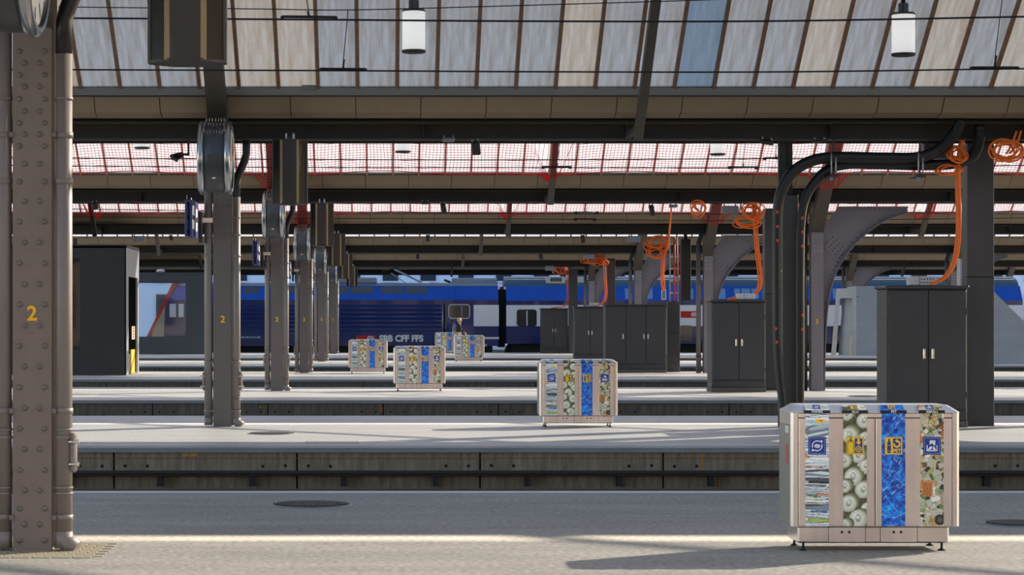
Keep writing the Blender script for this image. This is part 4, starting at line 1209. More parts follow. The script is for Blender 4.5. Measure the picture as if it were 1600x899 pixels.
def paint_paper():
    rs = np.random.default_rng(3)
    im = np.full((PH, PW, 3), 222.0)
    pal = [(226, 230, 230), (206, 216, 216), (236, 238, 236), (190, 202, 204), (214, 222, 212), (168, 182, 186), (120, 132, 136), (70, 78, 82), (196, 210, 190)]
    y = 0
    while y < PH:
        th = rs.integers(2, 9)
        c = np.array(pal[rs.choice(len(pal), p=[.2, .17, .2, .12, .09, .08, .05, .03, .06])], float)
        s, a, ph = rs.uniform(-.10, .10), rs.uniform(0, 1.2), rs.uniform(0, 6)
        edge = y + s * gx + a * np.sin(gx / 9 + ph)
        m = gy >= edge
        im[m] = c
        ln = (np.abs(gy - edge) < 0.7)
        im[ln] = np.array((96, 106, 110)) * rs.uniform(.5, 1.7)
        y += th
    def band(y0, y1, x0, x1, c):
        m = (gy >= y0 + 0.03 * gx) & (gy < y1 + 0.03 * gx) & (gx >= x0) & (gx < x1); im[m] = c
    # crumpled dark fold near the top and colour accents
    u = (gx - 28) / 30; v = (gy - 42) / 15
    m = (u * u + v * v < 1); im[m] = im[m] * 0.25 + np.array((86, 100, 112)) * 0.75
    m = (((gx - 34) / 26) ** 2 + ((gy - 40 + gx * .2) / 5) ** 2 < 1); im[m] = (168, 182, 194)
    m = (((gx - 30) / 30) ** 2 + ((gy - 54 + gx * .2) / 3) ** 2 < 1); im[m] = (200, 212, 204)
    band(14, 22, 24, 46, (236, 196, 40)); band(15, 18, 32, 42, (220, 80, 30)); band(16, 19, 8, 22, (110, 190, 222))
    band(98, 102, 0, 6, (222, 60, 30)); band(102, 107, 0, 6, (230, 180, 40)); band(124, 126, 2, 40, (200, 120, 60))
    band(150, 158, 0, 56, (74, 84, 92)); band(158, 164, 8, 56, (40, 46, 52)); band(166, 170, 0, 50, (110, 120, 124))
    band(188, 191, 26, 56, (232, 110, 20)); band(190, 193, 4, 30, (90, 100, 40)); band(200, 203, 2, 32, (176, 196, 70)); band(213, 216, 0, 40, (60, 64, 62))
    band(228, 231, 12, 52, (30, 80, 160)); band(246, 254, 6, 56, (156, 172, 58)); band(249, 251, 14, 50, (190, 200, 110))
    return im * 1.12 + rs.normal(0, 5, im.shape)

def paint_cans():
    rs = np.random.default_rng(5)
    im = np.full((PH, PW, 3), 1.0) * np.array((84, 80, 54))
    im += blur(rs.normal(0, 60, (PH, PW)), 4)[..., None]
    cans = [(48, 18, 17), (8, 2, 15), (15, 52, 19), (50, 60, 15), (34, 100, 16), (2, 112, 16), (46, 128, 15), (22, 150, 20), (52, 124, 14), (3, 172, 14), (46, 180, 19), (12, 212, 19), (54, 224, 13), (34, 248, 21), (4, 262, 13)]
    for x, y, r in cans:
        d = math.radians(rs.uniform(20, 60))
        for q in range(9, 0, -1):
            cx, cy = x + q * 1.1 * math.cos(d), y - q * 0.9 * math.sin(d)
            e = np.hypot((gx - cx) / r, (gy - cy) / (r * 1.06))
            im[e < 1.0] = np.array((176, 178, 128)) * (1.08 - 0.05 * q) * (0.78 + 0.22 * np.clip(1.4 - e[e < 1.0][:, None], 0, 1))
        tl = rs.uniform(-.6, .6)
        uu = (gx - x) * math.cos(tl) + (gy - y) * math.sin(tl); vv = -(gx - x) * math.sin(tl) + (gy - y) * math.cos(tl)
        e = np.hypot(uu / r, vv / (r * 1.05))
        im[e < 1.0] = (206, 208, 176)
        im[(e < 0.95)] = (142, 144, 110)
        m = e < 0.90
        im[m] = (232, 234, 216)
        im[m] -= ((uu * 0.6 + vv) / r * 15)[m][:, None]
        im[(e < 0.80) & (e > 0.755)] = (168, 170, 138)
        t = np.hypot((uu - r * .02) / (r * .30), (vv + r * .10) / (r * .44))
        im[(t < 1) & (t > .74)] = (150, 152, 122)
        t2 = np.hypot(uu / (r * .16), (vv - r * .12) / (r * .16)); im[(t2 < 1)] = (140, 142, 112); im[t2 < .5] = (214, 216, 198)
        t3 = np.hypot((uu + r * .25) / (r * .12), (vv + r * .45) / (r * .2)); im[t3 < 1] = (250, 250, 240)
    return im

def paint_pet():
    rs = np.random.default_rng(8)
    n1 = blur(rs.normal(0, 1, (PH, PW)), 40); n1 /= n1.std()
    n2 = blur(rs.normal(0, 1, (PH, PW)), 8); n2 /= n2.std()
    im = np.stack([np.clip(2 + 5 * n2, 0, 60), 98 + 26 * n1 + 14 * n2, 204 + 26 * n1 + 12 * n2], -1)
    for _ in range(150):
        x, y = rs.uniform(0, PW), rs.uniform(0, PH)
        a = rs.choice([-0.9, -0.6, 0.6, 0.8, 2.2]) + rs.normal(0, .25)
        L, wd = rs.uniform(1, 8) * (2.2 if rs.random() < .15 else 1), rs.uniform(.4, 1.0)
        u = (gx - x) * math.cos(a) + (gy - y) * math.sin(a); v = -(gx - x) * math.sin(a) + (gy - y) * math.cos(a)
        m = (np.abs(u) < L) & (np.abs(v) < wd)
        al = rs.uniform(.25, .9)
        im[m] = im[m] * (1 - al) + np.array((178, 222, 250)) * al
    for _ in range(26):
        x, y, r = rs.uniform(0, PW), rs.uniform(0, PH), rs.uniform(2, 6)
        e = np.hypot((gx - x) / r, (gy - y) / (r * .7)); m = e < 1
        im[m] = im[m] * .7 + np.array((0, 40, 120)) * .3
    return im

def paint_rubbish():
    rs = np.random.default_rng(21)
    im = np.full((PH, PW, 3), 1.0) * np.array((196, 196, 170))
    pal = [(214, 206, 176), (236, 232, 220), (198, 150, 92), (206, 122, 60), (150, 170, 110), (96, 130, 70), (176, 196, 150), (232, 226, 206), (240, 236, 226), (120, 84, 52), (210, 180, 110), (56, 60, 52), (190, 190, 176), (220, 190, 140)]
    for _ in range(230):
        x, y = rs.uniform(-4, PW + 4), rs.uniform(0, PH)
        a = rs.uniform(0, 3.14); rx, ry = rs.uniform(3, 12), rs.uniform(2, 7)
        u = (gx - x) * math.cos(a) + (gy - y) * math.sin(a); v = -(gx - x) * math.sin(a) + (gy - y) * math.cos(a)
        p = 2.0 if rs.random() < .5 else 6.0
        e = (np.abs(u / rx) ** p + np.abs(v / ry) ** p)
        c = np.array(pal[rs.integers(len(pal))], float)
        im[e < 1] = c
        im[(e < 1) & (e > .72)] = c * .62
        m = (e < .45) & (np.sin(u * 2.2) > .55); im[m] = c * (0.55 if rs.random() < .4 else 1.12)
    e = np.hypot((gx - 38) / 20, (gy - 24) / 16); im[(e < 1) & (e > .92)] = (70, 60, 40)
    m = (gy > 158) & (gy < 196) & (gx > 2 + (gy - 158) * .1) & (gx < 30); im[m] = (206, 130, 66)
    for r_ in range(164, 190, 5): im[(np.abs(gy - r_ - gx * .15) < .8) & (gx > 6) & (gx < 26)] = (120, 74, 40)
    e = np.hypot((gx - 46) / 12, (gy - 250) / 13); im[e < 1] = (44, 44, 42); im[e < .5] = (92, 94, 92)
    return im + rs.normal(0, 8, im.shape)

# icons on 54 x 54 grids
NI = 54
iy, ix = np.mgrid[0:NI, 0:NI].astype(float)
iu, iv = (ix / (NI - 1)) * 2 - 1, 1 - (iy / (NI - 1)) * 2       # -1..1, v up
def inpoly(pts):
    m = np.zeros(iu.shape, bool); n = len(pts)
    for i in range(n):
        x0, y0 = pts[i]; x1, y1 = pts[(i + 1) % n]
        cnd = ((y0 > iv) != (y1 > iv)) & (iu < (x1 - x0) * (iv - y0) / ((y1 - y0) or 1e-9) + x0)
        m ^= cnd
    return m
BLUE, YEL, WHT = (16, 52, 140), (246, 200, 30), (240, 242, 246)
def frame(bg, fg, im):
    d = np.maximum(np.abs(iu), np.abs(iv)); im[(d > .84) & (d < .885)] = fg
def icon_paper():
    im = np.zeros((NI, NI, 3)) + BLUE; frame(BLUE, (150, 170, 214), im)
    r = np.hypot(iu, iv); a = np.degrees(np.arctan2(iv, iu))
    im[(r > .50) & (r < .60) & ~((a > 20) & (a < 50)) & ~((a > -160) & (a < -128))] = WHT
    for s in (1, -1): im[inpoly([(s * .62, s * .60), (s * .30, s * .58), (s * .56, s * .28)])] = WHT
    im[inpoly([(-.34, .02), (-.12, .22), (.30, .12), (.38, -.08), (.16, -.28), (-.30, -.16)])] = (226, 226, 236)
    im[np.abs(iv + .04 + iu * .1) + 10 * (np.abs(iu) > .3) < .02] = (150, 150, 180)
    return im
def icon_alu():
    im = np.zeros((NI, NI, 3)) + YEL; d = np.maximum(np.abs(iu), np.abs(iv)); im[d > .95] = (200, 150, 10)
    im[(iu > -.02) & (iu < .82) & (np.abs(iv) < .82)] = BLUE
    c = (iu > -.86) & (iu < -.12) & (iv < .42) & (iv > -.84); ci = (iu > -.80) & (iu < -.18) & (iv < .36) & (iv > -.78)
    im[c & ~ci] = (60, 60, 50)
    e = np.hypot((iu + .49) / .33, (iv - .52) / .16); im[e < 1] = (60, 60, 50); im[e < .8] = YEL; im[e < .45] = BLUE
    im[inpoly([(-.6, .6), (-.55, .9), (-.42, .9), (-.38, .6)])] = (60, 60, 50)
    im[inpoly([(.28, .78), (.52, .78), (.52, .46), (.72, .46), (.40, .06), (.08, .46), (.28, .46)])] = YEL
    r = np.hypot(iu - .40, iv + .38); im[(r < .36) & (r > .27)] = YEL; im[(r < .20)] = (170, 160, 60)
    return im
def icon_pet():
    im = np.zeros((NI, NI, 3)) + YEL; d = np.maximum(np.abs(iu), np.abs(iv)); im[d > .95] = (200, 150, 10)
    im[(iu > -.08) & (iu < .82) & (np.abs(iv) < .82)] = BLUE
    im[inpoly([(-.72, -.82), (-.30, -.82), (-.30, .30), (-.42, .58), (-.44, .82), (-.58, .82), (-.60, .58), (-.72, .30)])] = BLUE
    im[(np.abs(iv - .06) < .02) & (iu < -.28) & (iu > -.74)] = YEL; im[(np.abs(iv + .6) < .02) & (iu < -.28) & (iu > -.74)] = YEL
    r = np.hypot(iu - .37, iv - .20); a = np.degrees(np.arctan2(iv - .20, iu - .37))
    im[(r > .22) & (r < .42) & ~((a > 90) & (a < 170))] = YEL
    im[inpoly([(.44, .78), (.12, .56), (.44, .34)])] = YEL
    return im
def icon_waste():
    im = np.zeros((NI, NI, 3)) + BLUE; frame(BLUE, (150, 170, 214), im)
    im[inpoly([(-.60, .06), (-.50, .06), (-.50, -.50), (.52, -.50), (.52, .06), (.62, .06), (.62, -.60), (-.60, -.60)])] = WHT
    im[inpoly([(-.28, .62), (.36, .62), (.36, .10), (.22, .02), (.14, .22), (-.10, .28), (-.28, .02)])] = (226, 228, 236)
    im[inpoly([(-.46, -.44), (-.20, -.06), (.02, -.10), (.02, -.26), (-.2, -.44)])] = WHT
    im[inpoly([(.10, -.44), (.18, .02), (.46, -.44)])] = WHT
    return im

m_print = [raster_mesh('printed_strip', im, 0.168, 0.806, 'printed_foil') for im in (paint_paper(), paint_cans(), paint_pet(), paint_rubbish())]
m_icon = [raster_mesh('icon_sign', im, 0.126, 0.126, 'printed_foil') for im in (icon_paper(), icon_alu(), icon_pet(), icon_waste())]
STRIP_X = [-0.499, -0.229, 0.045, 0.318]
LIDC = ['lid_print_paper', 'lid_print_alu', 'lid_print_pet', 'lid_print_waste']
m_lid = [raster_mesh('lid_print', im[k0:k0 + 30, :, :], 0.168, 0.086, 'printed_foil') for im, k0 in ((paint_paper(), 66), (paint_cans(), 10), (paint_pet(), 30), (paint_rubbish(), 60))]

def ring(hw, y0, y1, z, ch):
    return [(-hw + ch, y0, z), (hw - ch, y0, z), (hw, y0 + ch, z), (hw, y1 - ch, z), (hw - ch, y1, z), (-hw + ch, y1, z), (-hw, y1 - ch, z), (-hw, y0 + ch, z)]
def recycling_bin():
    R = thing('recycling_bin', 'x', 'recycling bin', (0, 0, 0), 'stainless steel recycling bins')
    def loft(rings):
        b = MB(); n = 8
        for r in rings: b.v += r
        for i in range(len(rings) - 1):
            for k in range(n):
                b.f.append((i * n + k, i * n + (k + 1) % n, (i + 1) * n + (k + 1) % n, (i + 1) * n + k)); b.smooth.append(False)
        b.f.append(tuple(range(n - 1, -1, -1))); b.smooth.append(False)
        e = (len(rings) - 1) * n
        b.f.append(tuple(range(e, e + n))); b.smooth.append(False)
        return b
    loft([ring(0.60, 0, 0.5, 0.178, 0.018), ring(0.60, 0, 0.5, 0.985, 0.018)]).build('body', 'steel_brushed', R)
    lid = loft([ring(0.602, -0.004, 0.504, 0.987, 0.018), ring(0.602, -0.004, 0.504, 0.993, 0.018), ring(0.535, 0.07, 0.43, 1.040, 0.02), ring(0.50, 0.10, 0.40, 1.042, 0.02)]).build('lid', 'steel_bright', R)
    # two front doors, upper strip, corner strips, hairline seams
    for x0, x1 in ((-0.545, -0.006), (0.006, 0.545)):
        MB().rbox(x0, x1, -0.006, 0.004, 0.182, 0.948, 0.003).build('door', 'steel_brushed', R)
    MB().rbox(-0.545, 0.545, -0.006, 0.004, 0.954, 0.984, 0.003).build('top_strip', 'steel_brushed', R)
    for x in (-0.548, 0.0, 0.548): MB().box(x - 0.002, x + 0.002, -0.0015, 0.0, 0.18, 0.985).build('door_seam', 'steel_black', R)
    MB().box(-0.547, 0.547, -0.0025, 0.0, 0.9485, 0.9535).build('door_seam', 'steel_black', R)
    names = ['PAPIER', 'ALU', 'PET', 'ABFALL']
    for i, x in enumerate(STRIP_X):
        s = place('printed_strip', m_print[i], R, (x, -0.0075, 0.180))
        s['label'] = ['print of stacked newspapers', 'print of crushed drink cans', 'print of blue plastic bottles', 'print of mixed rubbish'][i]
        ic = place('icon_sign', m_icon[i], s, (0.021, -0.0015, 0.510))
        ic['label'] = ['blue square paper recycling sign', 'yellow can recycling sign', 'yellow bottle recycling sign marked PET', 'blue square litter sign'][i]
        if i == 2: place('icon_lettering', text_mesh('PET', 0.034, 'icon_yellow', 0.0012, 0.0006), ic, (0.086, -0.001, 0.027))
        # print and word plate on the sloping lid front
        ang = math.atan2(0.074, 0.047)
        lp = place('lid_print', m_lid[i], lid, (x + 0.006 * (1 - i * 2 / 3), -0.0065, 0.9945), (-ang, 0, 0))
        place('lid_icon', m_icon[i], lp, (0.056, -0.001, 0.034), (0, 0, 0), (0.42, 1, 0.42))
        wp = MB().rbox(x - 0.008, x + 0.176, -0.014, 0.012, 0.984, 1.006, 0.002).build('word_plate', 'black_plastic', lid)
        place('word_lettering', text_mesh(names[i], 0.026, 'white_print', 0.0004, 0.0006), wp, (x + 0.084, -0.0148, 0.995))
    # plinth with drawers
    MB().rbox(-0.545, 0.535, 0.035, 0.465, 0.055, 0.177, 0.012).build('plinth', 'steel_brushed', R)
    for x0, x1 in ((-0.322, -0.065), (0.047, 0.305)):
        d = MB().rbox(x0, x1, 0.028, 0.04, 0.062, 0.170, 0.003).build('drawer', 'steel_brushed', R)
        xm = (x0 + x1) / 2
        for s in (-0.026, 0.026):
            MB().lathe([(0.0095, 0.0275), (0.0095, 0.0285)], (xm + s - 0.012, 0, 0.135), 'y', 12).build('finger_hole', 'joint_black', d)
        for e in (x0 - 0.003, x1 + 0.003): MB().box(e - 0.0015, e + 0.0015, 0.0335, 0.036, 0.06, 0.172).build('drawer_seam', 'steel_black', d)
    for x in (-0.50, 0.49):
        for y in (0.07, 0.43):
            MB().lathe([(0.030, 0.0), (0.028, 0.006), (0.010, 0.016), (0.008, 0.056)], (x, y, 0), 'z', 12).build('foot', 'rubber', R)
    # end walls
    for s in (-1, 1):
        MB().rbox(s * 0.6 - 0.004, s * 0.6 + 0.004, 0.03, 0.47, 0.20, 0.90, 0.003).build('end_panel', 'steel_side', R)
        e = MB().rbox(s * 0.605 - 0.002, s * 0.605 + 0.002, 0.10, 0.16, 0.62, 0.76, 0.0005).build('red_label', 'sign_red', R)
        MB().rbox(s * 0.605 - 0.002, s * 0.605 + 0.002, 0.07, 0.20, 0.84, 0.89, 0.0005).build('maker_label', 'white_box', R)
    return R
mat('icon_yellow', (246, 200, 30), rough=0.4)
rb = recycling_bin()
BINS = [(1367.5, 16.55, 'largest stainless recycling bin with four printed strips, nearest at right'),
        (904, 35.7, 'stainless recycling bin alone on the second platform, right of centre'),
        (655.5, 53.8, 'stainless recycling bin on the third platform, in front of the train lettering'),
        (575, 71.6, 'small recycling bin on the fourth platform, under the red train logo'),
        (733, 92.0, 'small recycling bin on the fifth platform, below the coach gap'),
        (699, 113.0, 'smallest recycling bin on the farthest platform beside the walking person')]
for i, (px, Y, lab) in enumerate(BINS):
    o = rb if i == 0 else copy_tree(rb)
    o.location = (WX(px, Y), Y, 0); o['label'] = lab

# ------------------------------------------------------------------ lift housing (left) and waiting shelter
Y0 = 69.0
x1 = WX(198, Y0); x0 = x1 - 4.2
H = WZ(384.5, Y0)
R = thing('lift_housing', 'dark lift housing with pale door frame standing left on the fourth platform', 'lift housing', (x1, Y0, 0))
D = 3.45
wx0, wx1 = WX(88, Y0), WX(125, Y0)
wz0, wz1 = WZ(547, Y0), WZ(404, Y0)
b = MB()
b.box(wx1, x1 - 0.02, Y0, Y0 + 0.12, 0.02, H).box(x0, wx0, Y0, Y0 + 0.12, 0.02, H).box(wx0, wx1, Y0, Y0 + 0.12, 0.02, wz0).box(wx0, wx1, Y0, Y0 + 0.12, wz1, H)
b.build('front_cladding', 'lift_panel', R, R.location)
MB().box(wx0, wx1, Y0 + 0.05, Y0 + 0.07, wz0, wz1).build('side_window', 'shelter_glass', R, R.location)
MB().box(x0, x1 - 0.02, Y0 + D - 0.12, Y0 + D, 0.02, H).build('rear_cladding', 'lift_panel', R, R.location)
MB().box(x0, x1, Y0, Y0 + D, H - 0.06, H + 0.04).build('roof_slab', 'lift_panel', R, R.location)
fr = MB()
fr.box(x1 - 0.06, x1, Y0, Y0 + 0.5, 0.02, H - 0.06)
fr.box(x1 - 0.06, x1, Y0 + D - 0.42, Y0 + D, 0.02, H - 0.06)
fr.box(x1 - 0.06, x1, Y0 + 0.5, Y0 + D - 0.42, H - 0.90, H - 0.06)
fr.build('door_frame', 'lift_trim', R, R.location)
MB().box(x1 - 0.75, x1 - 0.70, Y0 + 0.1, Y0 + D - 0.1, 0.02, H - 0.1).build('lift_door', 'lift_panel', R, R.location)
MB().box(x1 - 0.10, x1 - 0.065, Y0 + 0.5, Y0 + 1.6, 0.02, 0.62).build('door_kick_plate', 'steel_dark', R, R.location)
MB().box(x1 - 0.10, x1 - 0.05, Y0 + 1.7, Y0 + 2.7, 0.02, 0.74).build('yellow_guard', 'hazard_yellow', R, R.location)
cpn = MB().box(x1 - 0.068, x1 - 0.05, Y0 + 1.9, Y0 + 2.7, 1.05, 1.45).build('call_panel', 'warm_edge', R, R.location)
sy = MB()
for i in range(4): sy.box(x1 - 0.0495, x1 - 0.048, Y0 + 2.15, Y0 + 2.45, 1.09 + i * 0.09, 1.15 + i * 0.09)
sy.build('call_symbols', 'black_plastic', cpn, R.location)
MB().box(WX(115, 70.0), WX(115, 70.0) + 0.1, 70.0, 70.1, H + .04, H + .25).build('roof_bracket', 'steel_dark', R, R.location)

Y0 = 110.6
R = thing('waiting_shelter', 'dark blue-grey waiting shelter with a big window on the farthest platform', 'shelter', (WX(323, Y0), Y0, 0))
xa, xb = WX(60, Y0), WX(323, Y0)
H = WZ(428, Y0)
gx0, gx1, gz0, gz1 = WX(150, Y0), WX(290, Y0), WZ(527, Y0), WZ(441, Y0)
for Yq in (Y0, Y0 + 2.6):
    b = MB()
    b.box(gx1, xb, Yq, Yq + 0.1, 0.02, H).box(xa, gx0, Yq, Yq + 0.1, 0.02, H).box(gx0, gx1, Yq, Yq + 0.1, 0.02, gz0).box(gx0, gx1, Yq, Yq + 0.1, gz1, H)
    b.build('wall_panel', 'shelter_panel', R, R.location)
    MB().box(gx0, gx1, Yq + 0.04, Yq + 0.06, gz0, gz1).build('window_pane', 'shelter_glass', R, R.location)
MB().box(xb - 0.1, xb, Y0, Y0 + 2.7, 0.02, H).build('end_wall', 'shelter_panel', R, R.location)
MB().box(xa, xb, Y0 - 0.02, Y0 + 2.72, H, H + 0.06).build('roof_slab', 'shelter_panel', R, R.location)
MB().lathe([(0.22, 0.0), (0.21, 0.14), (0.15, 0.18)], (WX(251, Y0 + 1), Y0 + 1, H + 0.06), 'z', 16).build('roof_vent', 'lift_trim', R, R.location)

# ------------------------------------------------------------------ concrete stair walls (right)
def poly_wall(name, label, pts, Y, depth, m='stair_concrete'):
    R = thing(name, label, 'concrete wall', (WX(pts[0][0], Y), Y, 0))
    MB().prism([(WX(px, Y), max(0.0, WZ(py, Y))) for px, py in pts], 'y', Y, Y + depth).build('parapet', m, R, R.location)
    return R
Y = 107.6
R = poly_wall('stair_wall', 'pale angular concrete stair wall with a recess, left of the tall cabinet', [(1338, 447.5), (1440, 447.5), (1470, 560), (1338, 560)], Y, 2.2)
# canted left end with recessed panel
a0, a1 = W(1338, 447.5, Y), W(1311, 451, Y + 1.6)
xl_b = WX(1302.5, Y + 1.6)
cant = MB()
xt0, xt1, xb1 = a0.x, a1.x, xl_b
zt0, zt1 = a0.z, a1.z
yA, yB = Y, Y + 1.4
def lerp(a, b, t): return a + (b - a) * t
def CP(t, z):      # point on the canted face: t along, z height
    xx = lerp(xt0, lerp(xb1, xt1, min(1, z / zt1)), t)
    return (xx, lerp(yA, yB, t), z)
def quad(t0, t1, z0, z1, inset=0.0):
    v = [CP(t0, z0), CP(t1, z0), CP(t1, z1), CP(t0, z1)]
    return [(x + inset * 0.7, y + inset, z) for x, y, z in v]
zt = min(zt0, zt1)
cant.add(quad(0, .22, 0, zt), [(0, 1, 2, 3)]); cant.add(quad(.22, 1, WZ(466, Y), zt), [(0, 1, 2, 3)]); cant.add(quad(.94, 1, 0, WZ(466, Y)), [(0, 1, 2, 3)])
cant.add(quad(.22, .94, 0, WZ(466, Y), 0.25), [(0, 1, 2, 3)])
q0, q1 = quad(.22, .22, 0, WZ(466, Y)), quad(.22, .22, 0, WZ(466, Y), 0.25)
cant.add([q0[0], q1[0], q1[2], q0[2]], [(0, 1, 2, 3)])
q0, q1 = quad(.22, .94, 0, WZ(466, Y)), quad(.22, .94, 0, WZ(466, Y), 0.25)
cant.add([q0[3], q0[2], q1[2], q1[3]], [(0, 1, 2, 3)])
cant.add([CP(0, zt), CP(1, zt), (CP(1, zt)[0], Y + 2.2, zt), (CP(0, zt)[0], Y + 2.2, zt)], [(0, 1, 2, 3)])
cant.add([CP(1, 0), (CP(1, 0)[0], Y + 2.2, 0), (CP(1, zt)[0], Y + 2.2, zt), CP(1, zt)], [(0, 1, 2, 3)])
cant.build('canted_end', 'stair_concrete', R, R.location)
for t0, t1 in ((.20, .30), (.94, 1.0)):
    v = quad(t0, t1, 0.0, WZ(527, Y))
    v2 = [(x, y - 0.03, z) for x, y, z in v]
    MB().add(v2 + v, [(0, 1, 2, 3), (7, 6, 5, 4), (0, 4, 5, 1), (1, 5, 6, 2), (2, 6, 7, 3), (3, 7, 4, 0)]).build('lit_edge', 'warm_edge', R, R.location)  # warm light along the edges, built as pale strips
MB().lathe([(0.03, -0.004), (0.025, 0.0)], (WX(1340, Y), Y, WZ(463.5, Y)), 'y', 8).build('tie_hole', 'joint_black', R, R.location)
poly_wall('stair_wall', 'sloping concrete stair parapet at the right edge behind the duct post', [(1500, 404), (1660, 561), (1660, 575), (1500, 575)], 87.2, 0.45)

# ------------------------------------------------------------------ the blue locomotive
YT = 118.95
def TX(px): return WX(px, YT)
def TZ(py): return WZ(py, YT)
L = thing('locomotive', 'dark blue electric locomotive with SBB CFF FFS lettering and louvred side', 'locomotive', (TX(520), YT + 1.45, -0.45))
off = L.location
yb = YT + 2.9
MB().prism([(TX(232), TZ(529)), (TX(240), TZ(541)), (TX(779), TZ(541)), (TX(779), TZ(470)), (TX(262), TZ(470))], 'y', YT, yb).build('body_side', 'loco_navy', L, off)
# upper band leans back to the roof
ub = MB()
za, zb_ = TZ(470), TZ(447)
ub.add([(TX(262), YT, za), (TX(779), YT, za), (TX(779), YT + 0.32, zb_), (TX(276), YT + 0.32, zb_), (TX(262), yb, za), (TX(779), yb, za), (TX(779), yb - 0.32, zb_), (TX(276), yb - 0.32, zb_)],
       [(0, 1, 2, 3), (7, 6, 5, 4), (0, 4, 5, 1), (1, 5, 6, 2), (2, 6, 7, 3), (3, 7, 4, 0)])
ub.build('upper_band', 'loco_navy_skylit', L, off)
MB().prism([(YT + 0.3, TZ(447)), (YT + 0.7, TZ(442)), (yb - 0.7, TZ(442)), (yb - 0.3, TZ(447))], 'x', TX(280), TX(778)).build('roof', 'train_roof_teal', L, off)
MB().box(TX(262), TX(779), YT - 0.012, YT, TZ(471.2), TZ(469)).build('gutter_strip', 'loco_navy', L, off)
# red slanting cab edge and pale cab corner
MB().prism([(TX(228), TZ(529)), (TX(233), TZ(529)), (TX(276), TZ(441)), (TX(270), TZ(441))], 'y', YT - 0.03, yb + 0.03).build('red_cab_edge', 'sign_red', L, off)
MB().prism([(TX(236), TZ(527)), (TX(256), TZ(527)), (TX(258), TZ(480)), (TX(254), TZ(472))], 'y', YT - 0.02, YT).build('pale_cab_corner', 'warm_edge', L, off)
for a, b_ in ((265, 275), (279, 287)):
    MB().rbox(TX(a), TX(b_), YT - 0.02, YT, TZ(496), TZ(475), 0.04).build('cab_window', 'train_white', L, off)
# louvres
lv = MB().prism([(-0.0, -0.085), (-0.045, -0.085), (-0.008, 0.065), (0.0, 0.065)], 'x', TX(527), TX(690)).mesh('louvre_slat', 'loco_navy')
for v in lv.vertices: v.co.x -= off.x
for i in range(9):
    place('louvre_slat', lv, L, (0, YT - off.y, TZ(478 + i * 6.6) - off.z))
lv2 = MB().prism([(-0.0, -0.085), (-0.045, -0.085), (-0.008, 0.065), (0.0, 0.065)], 'x', TX(376), TX(500)).mesh('louvre_slat', 'loco_navy')
for v in lv2.vertices: v.co.x -= off.x
for i in range(9): place('louvre_slat', lv2, L, (0, YT - off.y, TZ(478 + i * 6.6) - off.z))
# roof vents panels on the leaning band
def band_panel(px0, px1, t0, t1, m, nm):
    q = [(TX(px0), lerp(YT, YT + .32, t0) - 0.012, lerp(za, zb_, t0)), (TX(px1), lerp(YT, YT + .32, t0) - 0.012, lerp(za, zb_, t0)),
         (TX(px1), lerp(YT, YT + .32, t1) - 0.012, lerp(za, zb_, t1)), (TX(px0), lerp(YT, YT + .32, t1) - 0.012, lerp(za, zb_, t1))]
    MB().add(q + [(x, y + 0.03, z) for x, y, z in q], [(0, 1, 2, 3), (7, 6, 5, 4), (0, 4, 5, 1), (1, 5, 6, 2), (2, 6, 7, 3), (3, 7, 4, 0)]).build(nm, m, L, off)
for a, b_ in ((380, 404), (448, 488), (508, 546), (549.5, 584), (595, 630), (633.5, 667.5)):
    band_panel(a, b_, 0.48, 0.95, 'train_grille', 'vent_panel')
for px in (588, 590.5, 672, 693, 718, 742, 760): MB().box(TX(px) - 0.01, TX(px) + 0.01, YT + 0.02, YT + 0.3, TZ(470) , TZ(469)).build('band_seam', 'loco_navy', L, off)
# cab door end: window, white panel, handrail, stripes
MB().rounded(TX(700.5), TX(734.5), TZ(498.5), TZ(475.5), YT - 0.03, YT - 0.002, 0.16).build('window_frame', 'white_box', L, off)
wp = MB().rounded(TX(702), TX(733), TZ(497), TZ(477), YT - 0.04, YT - 0.028, 0.12).build('cab_side_window', 'train_glass', L, off)
MB().box(TX(721), TX(722), YT - 0.045, YT - 0.04, TZ(496), TZ(478)).build('window_bar', 'lift_trim', wp, off)
MB().box(TX(740), TX(779.5), YT - 0.012, YT - 0.001, TZ(510), TZ(476.8)).build('white_panel', 'train_white', L, off)
MB().tube([(TX(691.5), YT - 0.08, TZ(519)), (TX(691.5), YT - 0.08, TZ(483))], 0.025, 8).build('handrail', 'lift_trim', L, off)
MB().box(TX(693), TX(695.5), YT - 0.01, YT, TZ(541), TZ(474)).build('door_gap', 'joint_black', L, off)
MB().box(TX(756), TX(780), YT - 0.012, YT - 0.001, TZ(530), TZ(527)).build('white_stripe', 'train_white', L, off)
for dy in (0, 2.2): MB().box(TX(756.5), TX(761), YT - 0.012, YT - 0.002, TZ(539.1 + dy), TZ(538.2 + dy)).build('small_marking', 'white_print', L, off)
